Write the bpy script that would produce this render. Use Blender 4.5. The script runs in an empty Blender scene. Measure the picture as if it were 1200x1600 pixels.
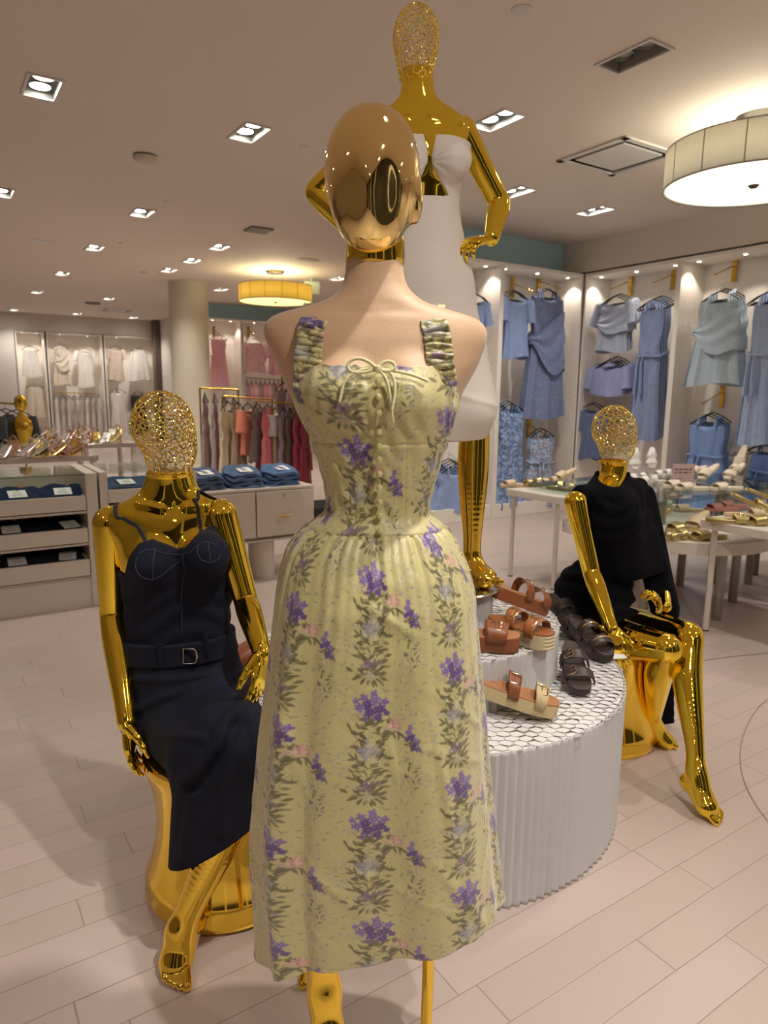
import bpy, bmesh, math, random
import numpy as np
from mathutils import Matrix, Vector
random.seed(7); RNG = np.random.RandomState(7)
SC = bpy.context.scene; COL = SC.collection
# ------------------------------------------------------------------ camera
FPX = 1080.0; CAMH = 1.45; PITCH = math.radians(9.98); ROLL = 0.0122
_fw = np.array([0, math.cos(PITCH), -math.sin(PITCH)]); _r0 = np.array([1.0, 0, 0]); _u0 = np.cross(_r0, _fw)
_rt = _r0*math.cos(ROLL)+_u0*math.sin(ROLL); _up = np.cross(_rt, _fw); CAMP = np.array([0, 0, CAMH])
cd = bpy.data.cameras.new('camera'); cam = bpy.data.objects.new('camera', cd); COL.objects.link(cam)
cd.sensor_fit = 'VERTICAL'; cd.sensor_height = 36.0; cd.lens = FPX/1600*36.0; cd.clip_start = 0.05
m = Matrix.Identity(4)
for i in range(3):
    m[i][0] = _rt[i]; m[i][1] = _up[i]; m[i][2] = -_fw[i]; m[i][3] = CAMP[i]
cam.matrix_world = m; SC.camera = cam
cd.dof.use_dof = True; cd.dof.focus_distance = 1.6; cd.dof.aperture_fstop = 5.0
# ------------------------------------------------------------------ world, exposure
SC.view_settings.view_transform = 'Standard'; SC.view_settings.look = 'None'
SC.view_settings.gamma = 1.0; SC.view_settings.use_curve_mapping = False
SC.view_settings.exposure = 0.10
SPOT_W = 27.0
KEY_W = (135.0, 60.0, 110.0)
PUCK_W = 8.5
LAMP_RGB = (1.0, 0.94, 0.87)
wd = bpy.data.worlds.new('room_air'); SC.world = wd; wd.use_nodes = True
wd.node_tree.nodes['Background'].inputs[0].default_value = (0.9, 0.82, 0.74, 1)
wd.node_tree.nodes['Background'].inputs[1].default_value = 0.15
try:
    SC.cycles.max_bounces = 7; SC.cycles.glossy_bounces = 5; SC.cycles.transmission_bounces = 5; SC.cycles.diffuse_bounces = 4
    SC.cycles.caustics_reflective = True; SC.cycles.caustics_refractive = False; SC.cycles.sample_clamp_indirect = 3.0
except Exception: pass
# ------------------------------------------------------------------ measuring: a sight line through the camera met with a real plane
def _ray(x, y): return _fw*FPX+_rt*(x-600)-_up*(y-800)
def at_z(x, y, z):
    d = _ray(x, y); return CAMP+d*(z-CAMH)/d[2]
def at_y(x, y, Y):
    d = _ray(x, y); return CAMP+d*Y/d[1]
TH = math.radians(33.2)
DU = np.array([math.cos(TH), math.sin(TH), 0.0]); DV = np.array([-math.sin(TH), math.cos(TH), 0.0])
def UV(u, v, z=0.0): return DU*u+DV*v+np.array([0, 0, z])
def at_v(x, y, v):
    d = _ray(x, y); return CAMP+d*(v-CAMP@DV)/(d@DV)
def at_u(x, y, u):
    d = _ray(x, y); return CAMP+d*(u-CAMP@DU)/(d@DU)
def uvz(P): return float(P@DU), float(P@DV), float(P[2])
def project(P):
    d = np.asarray(P, float)-CAMP; k = d@_fw; return 600+FPX*(d@_rt)/k, 800-FPX*(d@_up)/k
ZC = 3.22              # ceiling height
# ------------------------------------------------------------------ materials
def lin(c):
    c = [x/255.0 for x in c]
    return tuple((x/12.92 if x <= 0.04045 else ((x+0.055)/1.055)**2.4) for x in c)
MATS = {}
def mat(name, rgb, rough=0.6, metal=0.0, bump=0.0, bscale=200.0, var=0.0, vscale=6.0, sheen=0.0, transl=0.0, coat=0.0, spec=0.5, emit=0.0, alpha=1.0):
    """procedural Principled material; rgb in sRGB 0-255"""
    if name in MATS: return MATS[name]
    M = bpy.data.materials.new(name); M.use_nodes = True; N = M.node_tree.nodes; L = M.node_tree.links
    b = N['Principled BSDF']; c = lin(rgb)+(1,)
    b.inputs['Base Color'].default_value = c; b.inputs['Roughness'].default_value = rough; b.inputs['Metallic'].default_value = metal
    b.inputs['Specular IOR Level'].default_value = spec; b.inputs['Coat Weight'].default_value = coat; b.inputs['Coat Roughness'].default_value = .12
    b.inputs['Sheen Weight'].default_value = sheen; b.inputs['Alpha'].default_value = alpha
    if emit: b.inputs['Emission Color'].default_value = c; b.inputs['Emission Strength'].default_value = emit
    tc = N.new('ShaderNodeTexCoord')
    if var:
        n = N.new('ShaderNodeTexNoise'); n.inputs['Scale'].default_value = vscale; n.inputs['Detail'].default_value = 4
        L.new(tc.outputs['Object'], n.inputs['Vector'])
        mp = N.new('ShaderNodeMapRange'); mp.inputs[1].default_value = .3; mp.inputs[2].default_value = .7; mp.inputs[3].default_value = 1-var; mp.inputs[4].default_value = 1+var
        L.new(n.outputs['Fac'], mp.inputs[0]); vm = N.new('ShaderNodeVectorMath'); vm.operation = 'SCALE'
        vm.inputs[0].default_value = c[:3]; L.new(mp.outputs[0], vm.inputs['Scale']); L.new(vm.outputs[0], b.inputs['Base Color'])
    if bump:
        n = N.new('ShaderNodeTexNoise'); n.inputs['Scale'].default_value = bscale; n.inputs['Detail'].default_value = 3
        L.new(tc.outputs['Object'], n.inputs['Vector']); bp = N.new('ShaderNodeBump'); bp.inputs['Strength'].default_value = bump; bp.inputs['Distance'].default_value = .002
        L.new(n.outputs['Fac'], bp.inputs['Height']); L.new(bp.outputs[0], b.inputs['Normal'])
    if transl:
        t = N.new('ShaderNodeBsdfTranslucent'); t.inputs[0].default_value = c; ms = N.new('ShaderNodeMixShader'); ms.inputs[0].default_value = transl
        out = N['Material Output']; L.new(b.outputs[0], ms.inputs[1]); L.new(t.outputs[0], ms.inputs[2]); L.new(ms.outputs[0], out.inputs['Surface'])
    MATS[name] = M; return M
def mat_emit(name, rgb, s):
    if name in MATS: return MATS[name]
    M = bpy.data.materials.new(name); M.use_nodes = True; N = M.node_tree.nodes; L = M.node_tree.links
    N.remove(N['Principled BSDF']); e = N.new('ShaderNodeEmission'); e.inputs[0].default_value = lin(rgb)+(1,); e.inputs[1].default_value = s
    L.new(e.outputs[0], N['Material Output'].inputs['Surface']); MATS[name] = M; return M
def mat_glass(name, tint=(240, 246, 244)):
    if name in MATS: return MATS[name]
    M = bpy.data.materials.new(name); M.use_nodes = True; N = M.node_tree.nodes; L = M.node_tree.links; N.remove(N['Principled BSDF'])
    t = N.new('ShaderNodeBsdfTransparent'); t.inputs[0].default_value = lin(tint)+(1,); g = N.new('ShaderNodeBsdfGlossy'); g.inputs['Roughness'].default_value = .03
    f = N.new('ShaderNodeFresnel'); f.inputs[0].default_value = 1.45; ge = N.new('ShaderNodeNewGeometry'); k1 = N.new('ShaderNodeMath'); k1.operation = 'SUBTRACT'; k1.inputs[0].default_value = 1.0; L.new(ge.outputs['Backfacing'], k1.inputs[1])
    k2 = N.new('ShaderNodeMath'); k2.operation = 'MULTIPLY'; L.new(f.outputs[0], k2.inputs[0]); L.new(k1.outputs[0], k2.inputs[1]); mx = N.new('ShaderNodeMixShader'); L.new(k2.outputs[0], mx.inputs[0]); L.new(t.outputs[0], mx.inputs[1]); L.new(g.outputs[0], mx.inputs[2]); L.new(mx.outputs[0], N['Material Output'].inputs['Surface'])
    MATS[name] = M; return M
# ------------------------------------------------------------------ objects
def tag(o, label=None, cat=None, group=None, kind=None):
    if label: o['label'] = label
    if cat: o['category'] = cat
    if group: o['group'] = group
    if kind: o['kind'] = kind
    return o
def root(name, loc, rz=0.0, label=None, cat=None, group=None, kind=None, rot=None):
    o = bpy.data.objects.new(name, None); COL.objects.link(o); o.location = tuple(float(a) for a in loc); o.empty_display_size = .05
    o.rotation_euler = rot if rot is not None else (0, 0, rz)
    return tag(o, label, cat, group, kind)
def copy_tree(o, parent=None):
    c = o.copy(); COL.objects.link(c); c.parent = parent
    for ch in list(o.children): copy_tree(ch, c)
    return c
def quad_mesh(name, V, Q, material, parent=None, smooth=True):
    me = bpy.data.meshes.new(name); V = np.ascontiguousarray(V, dtype=np.float32); Q = np.ascontiguousarray(Q, dtype=np.int32)
    me.vertices.add(len(V)); me.vertices.foreach_set('co', V.ravel())
    me.loops.add(Q.size); me.loops.foreach_set('vertex_index', Q.ravel())
    me.polygons.add(len(Q)); me.polygons.foreach_set('loop_start', np.arange(0, Q.size, 4, dtype=np.int32)); me.polygons.foreach_set('loop_total', np.full(len(Q), 4, np.int32))
    me.update(calc_edges=True); me.validate()
    me.polygons.foreach_set('use_smooth', np.full(len(me.polygons), smooth)); me.materials.append(material)
    o = bpy.data.objects.new(name, me); COL.objects.link(o); o.parent = parent
    return o
class MB:
    """collects shapes and links them as one mesh"""
    def __init__(s, M=None): s.v = []; s.f = []; s.sm = []; s.M = M
    def add(s, V, F, smooth=False):
        n = len(s.v)
        if s.M is not None: V = [tuple(s.M @ Vector(p)) for p in V]
        s.v += [tuple(map(float, p)) for p in V]; s.f += [tuple(int(i)+n for i in f) for f in F]; s.sm += [smooth]*len(F); return s
    def box(s, c, d, rz=0.0, M=None):
        x, y, z = [a/2 for a in d]; V = [(-x, -y, -z), (x, -y, -z), (x, y, -z), (-x, y, -z), (-x, -y, z), (x, -y, z), (x, y, z), (-x, y, z)]
        R = Matrix.Translation(Vector([float(a) for a in c])) @ (M if M is not None else Matrix.Rotation(rz, 4, 'Z'))
        return s.add([R @ Vector(p) for p in V], [(0, 3, 2, 1), (4, 5, 6, 7), (0, 1, 5, 4), (1, 2, 6, 5), (2, 3, 7, 6), (3, 0, 4, 7)])
    def tube(s, path, r, n=8, closed=False, flat=None):
        P = [Vector([float(a) for a in p]) for p in path]; k = len(P); V = []; F = []
        rs = r if hasattr(r, '__len__') else [r]*k; prev = None
        for i, p in enumerate(P):
            t = ((P[(i+1) % k]-P[i-1]) if closed else (P[min(i+1, k-1)]-P[max(i-1, 0)])).normalized()
            if prev is None: a = t.orthogonal().normalized()
            else:
                a = prev-t*prev.dot(t); a = a.normalized() if a.length > 1e-6 else t.orthogonal().normalized()
            prev = a; b = t.cross(a)
            for j in range(n):
                q = 2*math.pi*j/n; V.append(p+a*math.cos(q)*rs[i]+b*math.sin(q)*rs[i])
        for i in range(k if closed else k-1):
            for j in range(n):
                a0 = i*n+j; a1 = i*n+(j+1) % n; b0 = ((i+1) % k)*n+j; b1 = ((i+1) % k)*n+(j+1) % n; F.append((a0, a1, b1, b0))
        if not closed: F.append(tuple(range(n))[::-1]); F.append(tuple((k-1)*n+j for j in range(n)))
        return s.add(V, F, True)
    def lathe(s, prof, c=(0, 0, 0), n=32, sx=1.0, sy=1.0, caps=True):
        V = []; F = []
        for r, z in prof:
            for j in range(n):
                q = 2*math.pi*j/n; V.append((c[0]+r*sx*math.cos(q), c[1]+r*sy*math.sin(q), c[2]+z))
        for i in range(len(prof)-1):
            for j in range(n): F.append((i*n+j, i*n+(j+1) % n, (i+1)*n+(j+1) % n, (i+1)*n+j))
        if caps: F.append(tuple(range(n))[::-1]); F.append(tuple((len(prof)-1)*n+j for j in range(n)))
        return s.add(V, F, True)
    def grid(s, G, closed_u=False, closed_v=False):
        """G: array (nu, nv, 3)"""
        nu, nv = G.shape[:2]; F = []
        for i in range(nu if closed_u else nu-1):
            for j in range(nv if closed_v else nv-1):
                i1 = (i+1) % nu; j1 = (j+1) % nv; F.append((i*nv+j, i1*nv+j, i1*nv+j1, i*nv+j1))
        return s.add(G.reshape(-1, 3), F, True)
    def prism(s, poly, z0, z1):
        n = len(poly); V = [(x, y, z0) for x, y in poly]+[(x, y, z1) for x, y in poly]
        F = [tuple(range(n))[::-1], tuple(range(n, 2*n))]+[(i, (i+1) % n, (i+1) % n+n, i+n) for i in range(n)]
        return s.add(V, F)
    def build(s, name, material, parent=None, bevel=0.0, angle=None):
        me = bpy.data.meshes.new(name); me.from_pydata(s.v, [], s.f); me.update()
        me.polygons.foreach_set('use_smooth', s.sm); me.materials.append(material)
        if angle is not None: me.set_sharp_from_angle(angle=math.radians(angle))
        else: me.set_sharp_from_angle(angle=math.radians(50))
        o = bpy.data.objects.new(name, me); COL.objects.link(o); o.parent = parent
        if bevel:
            b = o.modifiers.new('bevel', 'BEVEL'); b.width = bevel; b.segments = 2; b.limit_method = 'ANGLE'
        return o
def uvM(P, rz=0.0): return Matrix.Translation(Vector([float(a) for a in P])) @ Matrix.Rotation(rz, 4, 'Z')
# ------------------------------------------------------------------ implicit surfaces
def smin(a, b, k):
    h = np.clip(.5+.5*(b-a)/k, 0, 1); return b*(1-h)+a*h-k*h*(1-h)
def smax(a, b, k): return -smin(-a, -b, k)
def sd_cap(P, a, b, ra, rb):
    a = np.asarray(a, float); b = np.asarray(b, float); ab = b-a; t = np.clip((P-a)@ab/max(ab@ab, 1e-12), 0, 1)
    return np.linalg.norm(P-a-t[:, None]*ab, axis=1)-(ra+(rb-ra)*t)
def sd_ell(P, c, r, R=None):
    q = P-np.asarray(c, float)
    if R is not None: q = q@np.asarray(R).T          # rows of R are the axes
    r = np.asarray(r, float); k0 = np.linalg.norm(q/r, axis=1); k1 = np.linalg.norm(q/(r*r), axis=1)+1e-9
    return k0*(k0-1)/k1
def sd_ecap(P, a, b, ra, rb, w, sq):
    """tapered capsule flattened: squashed to sq of its radius across direction n = axis x w"""
    a = np.asarray(a, float); b = np.asarray(b, float); ab = b-a; t = np.clip((P-a)@ab/(ab@ab), 0, 1); q = P-a-t[:, None]*ab
    ax = ab/np.linalg.norm(ab); w = np.asarray(w, float); w = w-ax*(w@ax); w /= np.linalg.norm(w); n = np.cross(ax, w)
    r = ra+(rb-ra)*t; qw = q@w; qn = (q@n)/sq; qa = q@ax; k0 = np.sqrt(qw**2+qn**2+qa**2)/r
    k1 = np.sqrt((qw/r**2)**2+((q@n)/(r*sq)**2)**2+(qa/r**2)**2)+1e-9
    return k0*(k0-1)/k1
def implicit(fn, lo, hi, h):
    lo = np.asarray(lo, float); hi = np.asarray(hi, float); B = 8
    nb = np.ceil((hi-lo)/(h*B)).astype(int); n = nb*B
    cb = [lo[i]+(np.arange(nb[i])*B+(B-1)/2)*h for i in range(3)]; CB = np.stack(np.meshgrid(*cb, indexing='ij'), -1).reshape(-1, 3)
    d0 = fn(CB); act = np.abs(d0) < B*h*1.15+2*h
    D = np.repeat(d0, B**3).reshape(nb[0], nb[1], nb[2], B, B, B).astype(np.float32)
    off = np.stack(np.meshgrid(*[(np.arange(B)-(B-1)/2)*h]*3, indexing='ij'), -1).reshape(-1, 3)
    ids = np.argwhere(act.reshape(nb)); Df = D.reshape(-1, B**3); lin_id = np.where(act)[0]
    for s in range(0, len(lin_id), 400):
        I = lin_id[s:s+400]; P = (CB[I][:, None, :]+off[None]).reshape(-1, 3); Df[I] = fn(P).reshape(len(I), -1)
    D = Df.reshape(nb[0], nb[1], nb[2], B, B, B).transpose(0, 3, 1, 4, 2, 5).reshape(n)
    D[0] = D[-1] = 1; D[:, 0] = D[:, -1] = 1; D[:, :, 0] = D[:, :, -1] = 1
    S = D < 0; cnt = sum(S[i:n[0]-1+i, j:n[1]-1+j, k:n[2]-1+k].astype(np.int8) for i in (0, 1) for j in (0, 1) for k in (0, 1))
    C = np.argwhere((cnt > 0) & (cnt < 8)); acc = np.zeros((len(C), 3)); w = np.zeros(len(C))
    cor = [(i, j, k) for i in (0, 1) for j in (0, 1) for k in (0, 1)]
    for a in cor:
        for ax in range(3):
            if a[ax]: continue
            b = list(a); b[ax] = 1; da = D[C[:, 0]+a[0], C[:, 1]+a[1], C[:, 2]+a[2]]; db = D[C[:, 0]+b[0], C[:, 1]+b[1], C[:, 2]+b[2]]
            mk = (da < 0) != (db < 0); t = np.where(mk, da/np.where(mk, da-db, 1), 0); p = np.tile(np.array(a, float), (len(C), 1)); p[:, ax] = t
            acc += p*mk[:, None]; w += mk
    V = lo+(C+acc/w[:, None])*h
    idx = -np.ones(tuple(np.array(n)-1), np.int64); idx[C[:, 0], C[:, 1], C[:, 2]] = np.arange(len(C)); Q = []
    for ax in range(3):
        sl0 = [slice(None)]*3; sl1 = [slice(None)]*3; sl0[ax] = slice(0, n[ax]-1); sl1[ax] = slice(1, n[ax])
        A = S[tuple(sl0)]; Bq = S[tuple(sl1)]; e = np.argwhere(A != Bq); o1 = (ax+1) % 3; o2 = (ax+2) % 3
        e = e[(e[:, o1] > 0) & (e[:, o2] > 0) & (e[:, o1] < n[o1]-1) & (e[:, o2] < n[o2]-1)]
        def g(d1, d2):
            c = e.copy(); c[:, o1] -= d1; c[:, o2] -= d2; return idx[c[:, 0], c[:, 1], c[:, 2]]
        q = np.stack([g(1, 1), g(0, 1), g(0, 0), g(1, 0)], 1); fl = ~A[e[:, 0], e[:, 1], e[:, 2]]; q[fl] = q[fl][:, ::-1]; Q.append(q)
    Q = np.concatenate(Q); Q = Q[(Q >= 0).all(1)]
    T = np.array([[1, 1, 1], [1, -1, -1], [-1, 1, -1], [-1, -1, 1]], float); ep = h*.25
    for _ in range(3):
        g = sum(T[i]*fn(V+T[i]*ep)[:, None] for i in range(4))/(4*ep); d = fn(V)
        st = d[:, None]*g/np.maximum((g*g).sum(1), .25)[:, None]; ln = np.linalg.norm(st, axis=1)
        V = V-st*np.minimum(1, h*.7/np.maximum(ln, 1e-9))[:, None]
    return V, Q
def implicit_obj(name, fn, lo, hi, h, material, parent=None):
    V, Q = implicit(fn, lo, hi, h)
    if parent is not None: V = V-np.array(parent.location)
    return quad_mesh(name, V, Q, material, parent)
# ------------------------------------------------------------------ common materials
M_WALL = mat('warm_white_paint', (214, 205, 196), .7, bump=.05, bscale=90)
M_CEIL = mat('ceiling_paint', (226, 214, 202), .8)
M_CAB = mat('cabinet_white', (238, 231, 222), .45)
M_TEAL = mat('teal_paint', (176, 210, 224), .6)
M_GOLD = mat('gold_chrome', (255, 222, 76), .045, 1.0)
M_GOLD2 = mat('gold_chrome_warm', (255, 216, 84), .07, 1.0)
M_WIRE = mat('gold_wire', (255, 232, 130), .13, 1.0)
M_BRASS = mat('brushed_brass', (205, 165, 70), .25, 1.0)
M_WHITEM = mat('white_powder_coat', (225, 218, 208), .4)
M_BLACK = mat('black_velvet', (18, 17, 18), .7)
M_SILVER = mat('brushed_steel', (190, 188, 182), .22, 1.0)
# ================================================================== THE ROOM
def struct(name, mb, material, angle=None):
    o = mb.build(name, material, angle=angle); o['kind'] = 'structure'; return o
def nmath(N, L, op, a, b=None, c=None):
    n = N.new('ShaderNodeMath'); n.operation = op
    for i, x in enumerate((a, b, c)):
        if x is None: continue
        if isinstance(x, (int, float)): n.inputs[i].default_value = x
        else: L.new(x, n.inputs[i])
    return n.outputs[0]
def floor_material():
    M = bpy.data.materials.new('painted_planks'); M.use_nodes = True; N = M.node_tree.nodes; L = M.node_tree.links; b = N['Principled BSDF']
    tc = N.new('ShaderNodeTexCoord'); sp = N.new('ShaderNodeSeparateXYZ'); L.new(tc.outputs['Object'], sp.inputs[0]); u, v = sp.outputs[0], sp.outputs[1]
    f = lambda *a: nmath(N, L, *a)
    nz = N.new('ShaderNodeTexNoise'); nz.inputs['Scale'].default_value = 3.0; L.new(tc.outputs['Object'], nz.inputs['Vector'])
    vv = f('ADD', v, f('MULTIPLY', f('SUBTRACT', nz.outputs['Fac'], .5), .006))
    r = f('DIVIDE', f('SUBTRACT', vv, .03), .12); row = f('FLOOR', r); fr = f('FRACT', r)
    wn = N.new('ShaderNodeTexWhiteNoise'); wn.noise_dimensions = '1D'; L.new(f('ADD', row, .37), wn.inputs['W'])
    PL = .82; q = f('DIVIDE', f('ADD', u, f('MULTIPLY', wn.outputs['Value'], 3.1)), PL); pid = f('FLOOR', q); fu = f('FRACT', q)
    dv = f('MULTIPLY', f('MINIMUM', fr, f('SUBTRACT', 1.0, fr)), .12); du = f('MULTIPLY', f('MINIMUM', fu, f('SUBTRACT', 1.0, fu)), PL)
    n2 = N.new('ShaderNodeTexNoise'); n2.inputs['Scale'].default_value = 9.0; n2.inputs['Detail'].default_value = 5; L.new(tc.outputs['Object'], n2.inputs['Vector'])
    wdt = .0024
    def ss(x, lo, hi, a, c):
        mr = N.new('ShaderNodeMapRange'); mr.interpolation_type = 'SMOOTHSTEP'; L.new(x, mr.inputs[0])
        for i, k in ((1, lo), (2, hi), (3, a), (4, c)):
            if isinstance(k, (int, float)): mr.inputs[i].default_value = k
            else: L.new(k, mr.inputs[i])
        return mr.outputs[0]
    line = f('MAXIMUM', ss(dv, 0.0, wdt, 1.0, 0.0), f('MULTIPLY', ss(du, 0.0, .0034, 1.0, 0.0), .95))
    n3 = N.new('ShaderNodeTexNoise'); n3.inputs['Scale'].default_value = 240.0; n3.inputs['Detail'].default_value = 2; L.new(tc.outputs['Object'], n3.inputs['Vector'])
    speck = ss(n3.outputs['Fac'], .775, .80, 0.0, .7)
    w2 = N.new('ShaderNodeTexWhiteNoise'); w2.noise_dimensions = '2D'; cb = N.new('ShaderNodeCombineXYZ'); L.new(row, cb.inputs[0]); L.new(pid, cb.inputs[1]); L.new(cb.outputs[0], w2.inputs['Vector'])
    mixp = N.new('ShaderNodeMix'); mixp.data_type = 'RGBA'; L.new(w2.outputs['Value'], mixp.inputs[0])
    mixp.inputs[6].default_value = lin((192, 173, 166))+(1,); mixp.inputs[7].default_value = lin((184, 168, 157))+(1,)
    m2 = N.new('ShaderNodeMix'); m2.data_type = 'RGBA'; L.new(f('MULTIPLY', line, .52), m2.inputs[0]); L.new(mixp.outputs[2], m2.inputs[6]); m2.inputs[7].default_value = lin((92, 76, 66))+(1,)
    m3 = N.new('ShaderNodeMix'); m3.data_type = 'RGBA'; L.new(speck, m3.inputs[0]); L.new(m2.outputs[2], m3.inputs[6]); m3.inputs[7].default_value = lin((120, 104, 94))+(1,)
    L.new(m3.outputs[2], b.inputs['Base Color'])
    b.inputs['Roughness'].default_value = .29
    bp = N.new('ShaderNodeBump'); bp.inputs['Strength'].default_value = .35; bp.inputs['Distance'].default_value = .001
    L.new(f('SUBTRACT', 1.0, line), bp.inputs['Height']); L.new(bp.outputs[0], b.inputs['Normal'])
    return M
fl = MB(); fl.add([(-6, -6, 0), (14, -6, 0), (14, 20.2, 0), (-6, 20.2, 0)], [(0, 1, 2, 3)])
fl.v = [(x, y, z) for x, y, z in fl.v]
floor = struct('floor', fl, floor_material()); floor.rotation_euler = (0, 0, TH)
def wallbox(name, u0, u1, v0, v1, z0, z1, material):
    mb = MB(); mb.box(((u0+u1)/2, (v0+v1)/2, (z0+z1)/2), (u1-u0, v1-v0, z1-z0)); o = struct(name, mb, material); o.rotation_euler = (0, 0, TH); return o
VA = 5.89; UB = 6.66; VFAR = 19.57; VMID = 14.40; ZCAB = 2.84
wallbox('wall_far_left', -6, 5.36, VFAR+.62, VFAR+.72, 0, ZC, M_WALL)
wallbox('wall_left', -6.1, -6, -6, 20.2, 0, ZC, M_WALL)
wallbox('wall_entrance', -6, 9, -3.0, -2.9, 0, ZC, mat('mall_side_dark', (58, 56, 46), .4))
for k_, u_ in enumerate((-3.6, -1.5, .75, 3.6)): wallbox('trim_%d' % (k_+2), u_, u_+.18, -2.9, -2.75, 0, ZC, M_CAB)
wallbox('wall_middle', 4.92, 14, VMID+.66, VMID+.76, 0, ZC, M_WALL)
wallbox('wall_blue_end', 4.0, 7.4, VA+.36, VA+.46, ZCAB+.02, ZC, M_TEAL)
wallbox('wall_blue_back', 4.0, 7.4, VA+.60, VA+.68, 0, ZC, M_WALL)
wallbox('wall_right', UB+.62, UB+.72, -6, VA+.8, 0, ZC, M_WALL)
wallbox('wall_right_upper', UB+.0, UB+.1, -6, VA+.36, ZCAB+.02, ZC, M_WALL)
wallbox('wall_step', 5.36, 5.46, 16.2, VFAR+.7, 0, ZC, M_WALL)
wallbox('trim_1', 5.20, 5.36, 19.2, 19.5, 0, ZC, mat('dark_brown', (92, 80, 68), .5))  # dark brown upright strip at the right end of the far left wall
wallbox('wall_far_left_upper', -6, 5.36, VFAR, VFAR+.1, ZCAB-.04, ZC, M_WALL)
wallbox('wall_far_left_panel', -6, 1.90, VFAR, VFAR+.1, 0, ZCAB-.04, M_WALL)
wallbox('wall_middle_upper', 4.92, 14, VMID+.36, VMID+.46, ZCAB+.04, ZC, M_TEAL)
wallbox('baseboard_left', -6, 1.90, VFAR-.02, VFAR, 0, .12, M_CAB)
wallbox('wall_right_end', UB+.0, UB+.1, -6, 3.36, 0, ZCAB+.02, M_WALL)
# ---- column
colc = at_z(285, 437, ZC); cr = .325
mb = MB(); mb.lathe([(cr+.03, 0), (cr+.03, .12), (cr, .13), (cr, ZC)], n=48); col = struct('column', mb, mat('column_paint', (204, 196, 178), .6)); col.location = (colc[0], colc[1]+cr, 0)
# ---- ceiling with real openings for the recessed fixtures
LUM_PX = [(66, 136, 1), (390, 207, 1), (222, 332, 1), (148, 387, 1), (343, 386, 1), (97, 427, 1), (300, 407, 1), (264, 422, 1), (57, 456, 1), (345, 452, 1),
          (170, 466, 1), (120, 490, 1), (208, 496, 1), (530, 435, 1), (777, 188, 1), (805, 300, 1), (930, 329, 1), (990, 88, 0), (487, 448, 1), (3, 300, 1), (22, 484, 1)]
LUM = []
for x, y, on in LUM_PX:
    u, v, _ = uvz(at_z(x, y, ZC)); LUM.append((u, v, on, True))
for u in (-1.9, .72, 3.28, 5.7):           # the same grid continues above and behind the photographer
    for v in (-2.2, -.9, 1.5): LUM.append((u, v, {(.72, -.9): 2.0, (3.28, -.9): 3.0}.get((u, v), 1), False) if (u, v) != (.72, 1.5) else (1.10, .59, 4.0, False))
LUM += [(-1.9, 4.9, 1, False), (-1.9, 8.5, 1, False), (-1.9, 13, 1, False), (5.9, 1.0, 1, False)]
HU, HV = .085, .165
vu, vv_, _ = uvz(at_z(966, 245, ZC)); VENTS = [(vu, vv_, .30)]
x_, y_, _ = uvz(at_z(182, 485, ZC)); VENTS.append((x_, y_, .30))
holes = [(u-HU, u+HU, v-HV, v+HV) for u, v, _, _ in LUM]+[(u-h, u+h, v-h, v+h) for u, v, h in VENTS]
us = sorted(set([-6.0, 14.0]+[h[0] for h in holes]+[h[1] for h in holes])); vs = sorted(set([-6.0, 20.3]+[h[2] for h in holes]+[h[3] for h in holes]))
V = [(a, b, ZC) for a in us for b in vs]; F = []
for i in range(len(us)-1):
    for j in range(len(vs)-1):
        cu, cv = (us[i]+us[i+1])/2, (vs[j]+vs[j+1])/2
        if any(h[0] < cu < h[1] and h[2] < cv < h[3] for h in holes): continue
        k = i*len(vs)+j; F.append((k, k+1, k+len(vs)+1, k+len(vs)))
mb = MB(); mb.add(V, F); ce = struct('ceiling', mb, M_CEIL); ce.rotation_euler = (0, 0, TH)
# ---- recessed twin lamps
M_TRIMW = mat('luminaire_white', (214, 210, 206), .4); M_RECESS = mat('luminaire_recess', (150, 148, 144), .5)
M_LAMP = mat_emit('lamp_lit', (255, 250, 240), 30.0); M_LAMPOFF = mat('lamp_unlit', (170, 170, 165), .2, .6)
def luminaire(lit):
    r = root('ceiling_light', (0, 0, 0), TH)
    t = MB(); w = .016
    for sx in (-1, 1): t.box((sx*(HU+w/2), 0, -.004), (w, 2*HV+2*w, .012))
    for sy in (-1, 1): t.box((0, sy*(HV+w/2), -.004), (2*HU, w, .012))
    t.build('frame', M_TRIMW, r)
    q = MB(); d = .09
    for sx in (-1, 1): q.box((sx*(HU+.003), 0, d/2), (.006, 2*HV, d))
    for sy in (-1, 1): q.box((0, sy*(HV+.003), d/2), (2*HU, .006, d))
    q.box((0, 0, d+.003), (2*HU, 2*HV, .006)); q.build('housing', M_RECESS if lit else M_RECESS, r)
    for sy in (-1, 1):
        a = MB(); a.lathe([(.062, .082), (.066, .03), (.058, .028), (.054, .06), (.05, .078)], (0, sy*.078, 0), 24, caps=False); g = a.build('lamp_ring', M_SILVER, r)
        b = MB(); b.lathe([(.0, .026), (.03, .028), (.052, .034), (.054, .06)], (0, sy*.078, 0), 24, caps=False); b.build('lamp', M_LAMP if lit else M_LAMPOFF, g)
    return r
proto = {1: luminaire(1), 0: luminaire(0)}; used = {1: 0, 0: 0}
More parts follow.
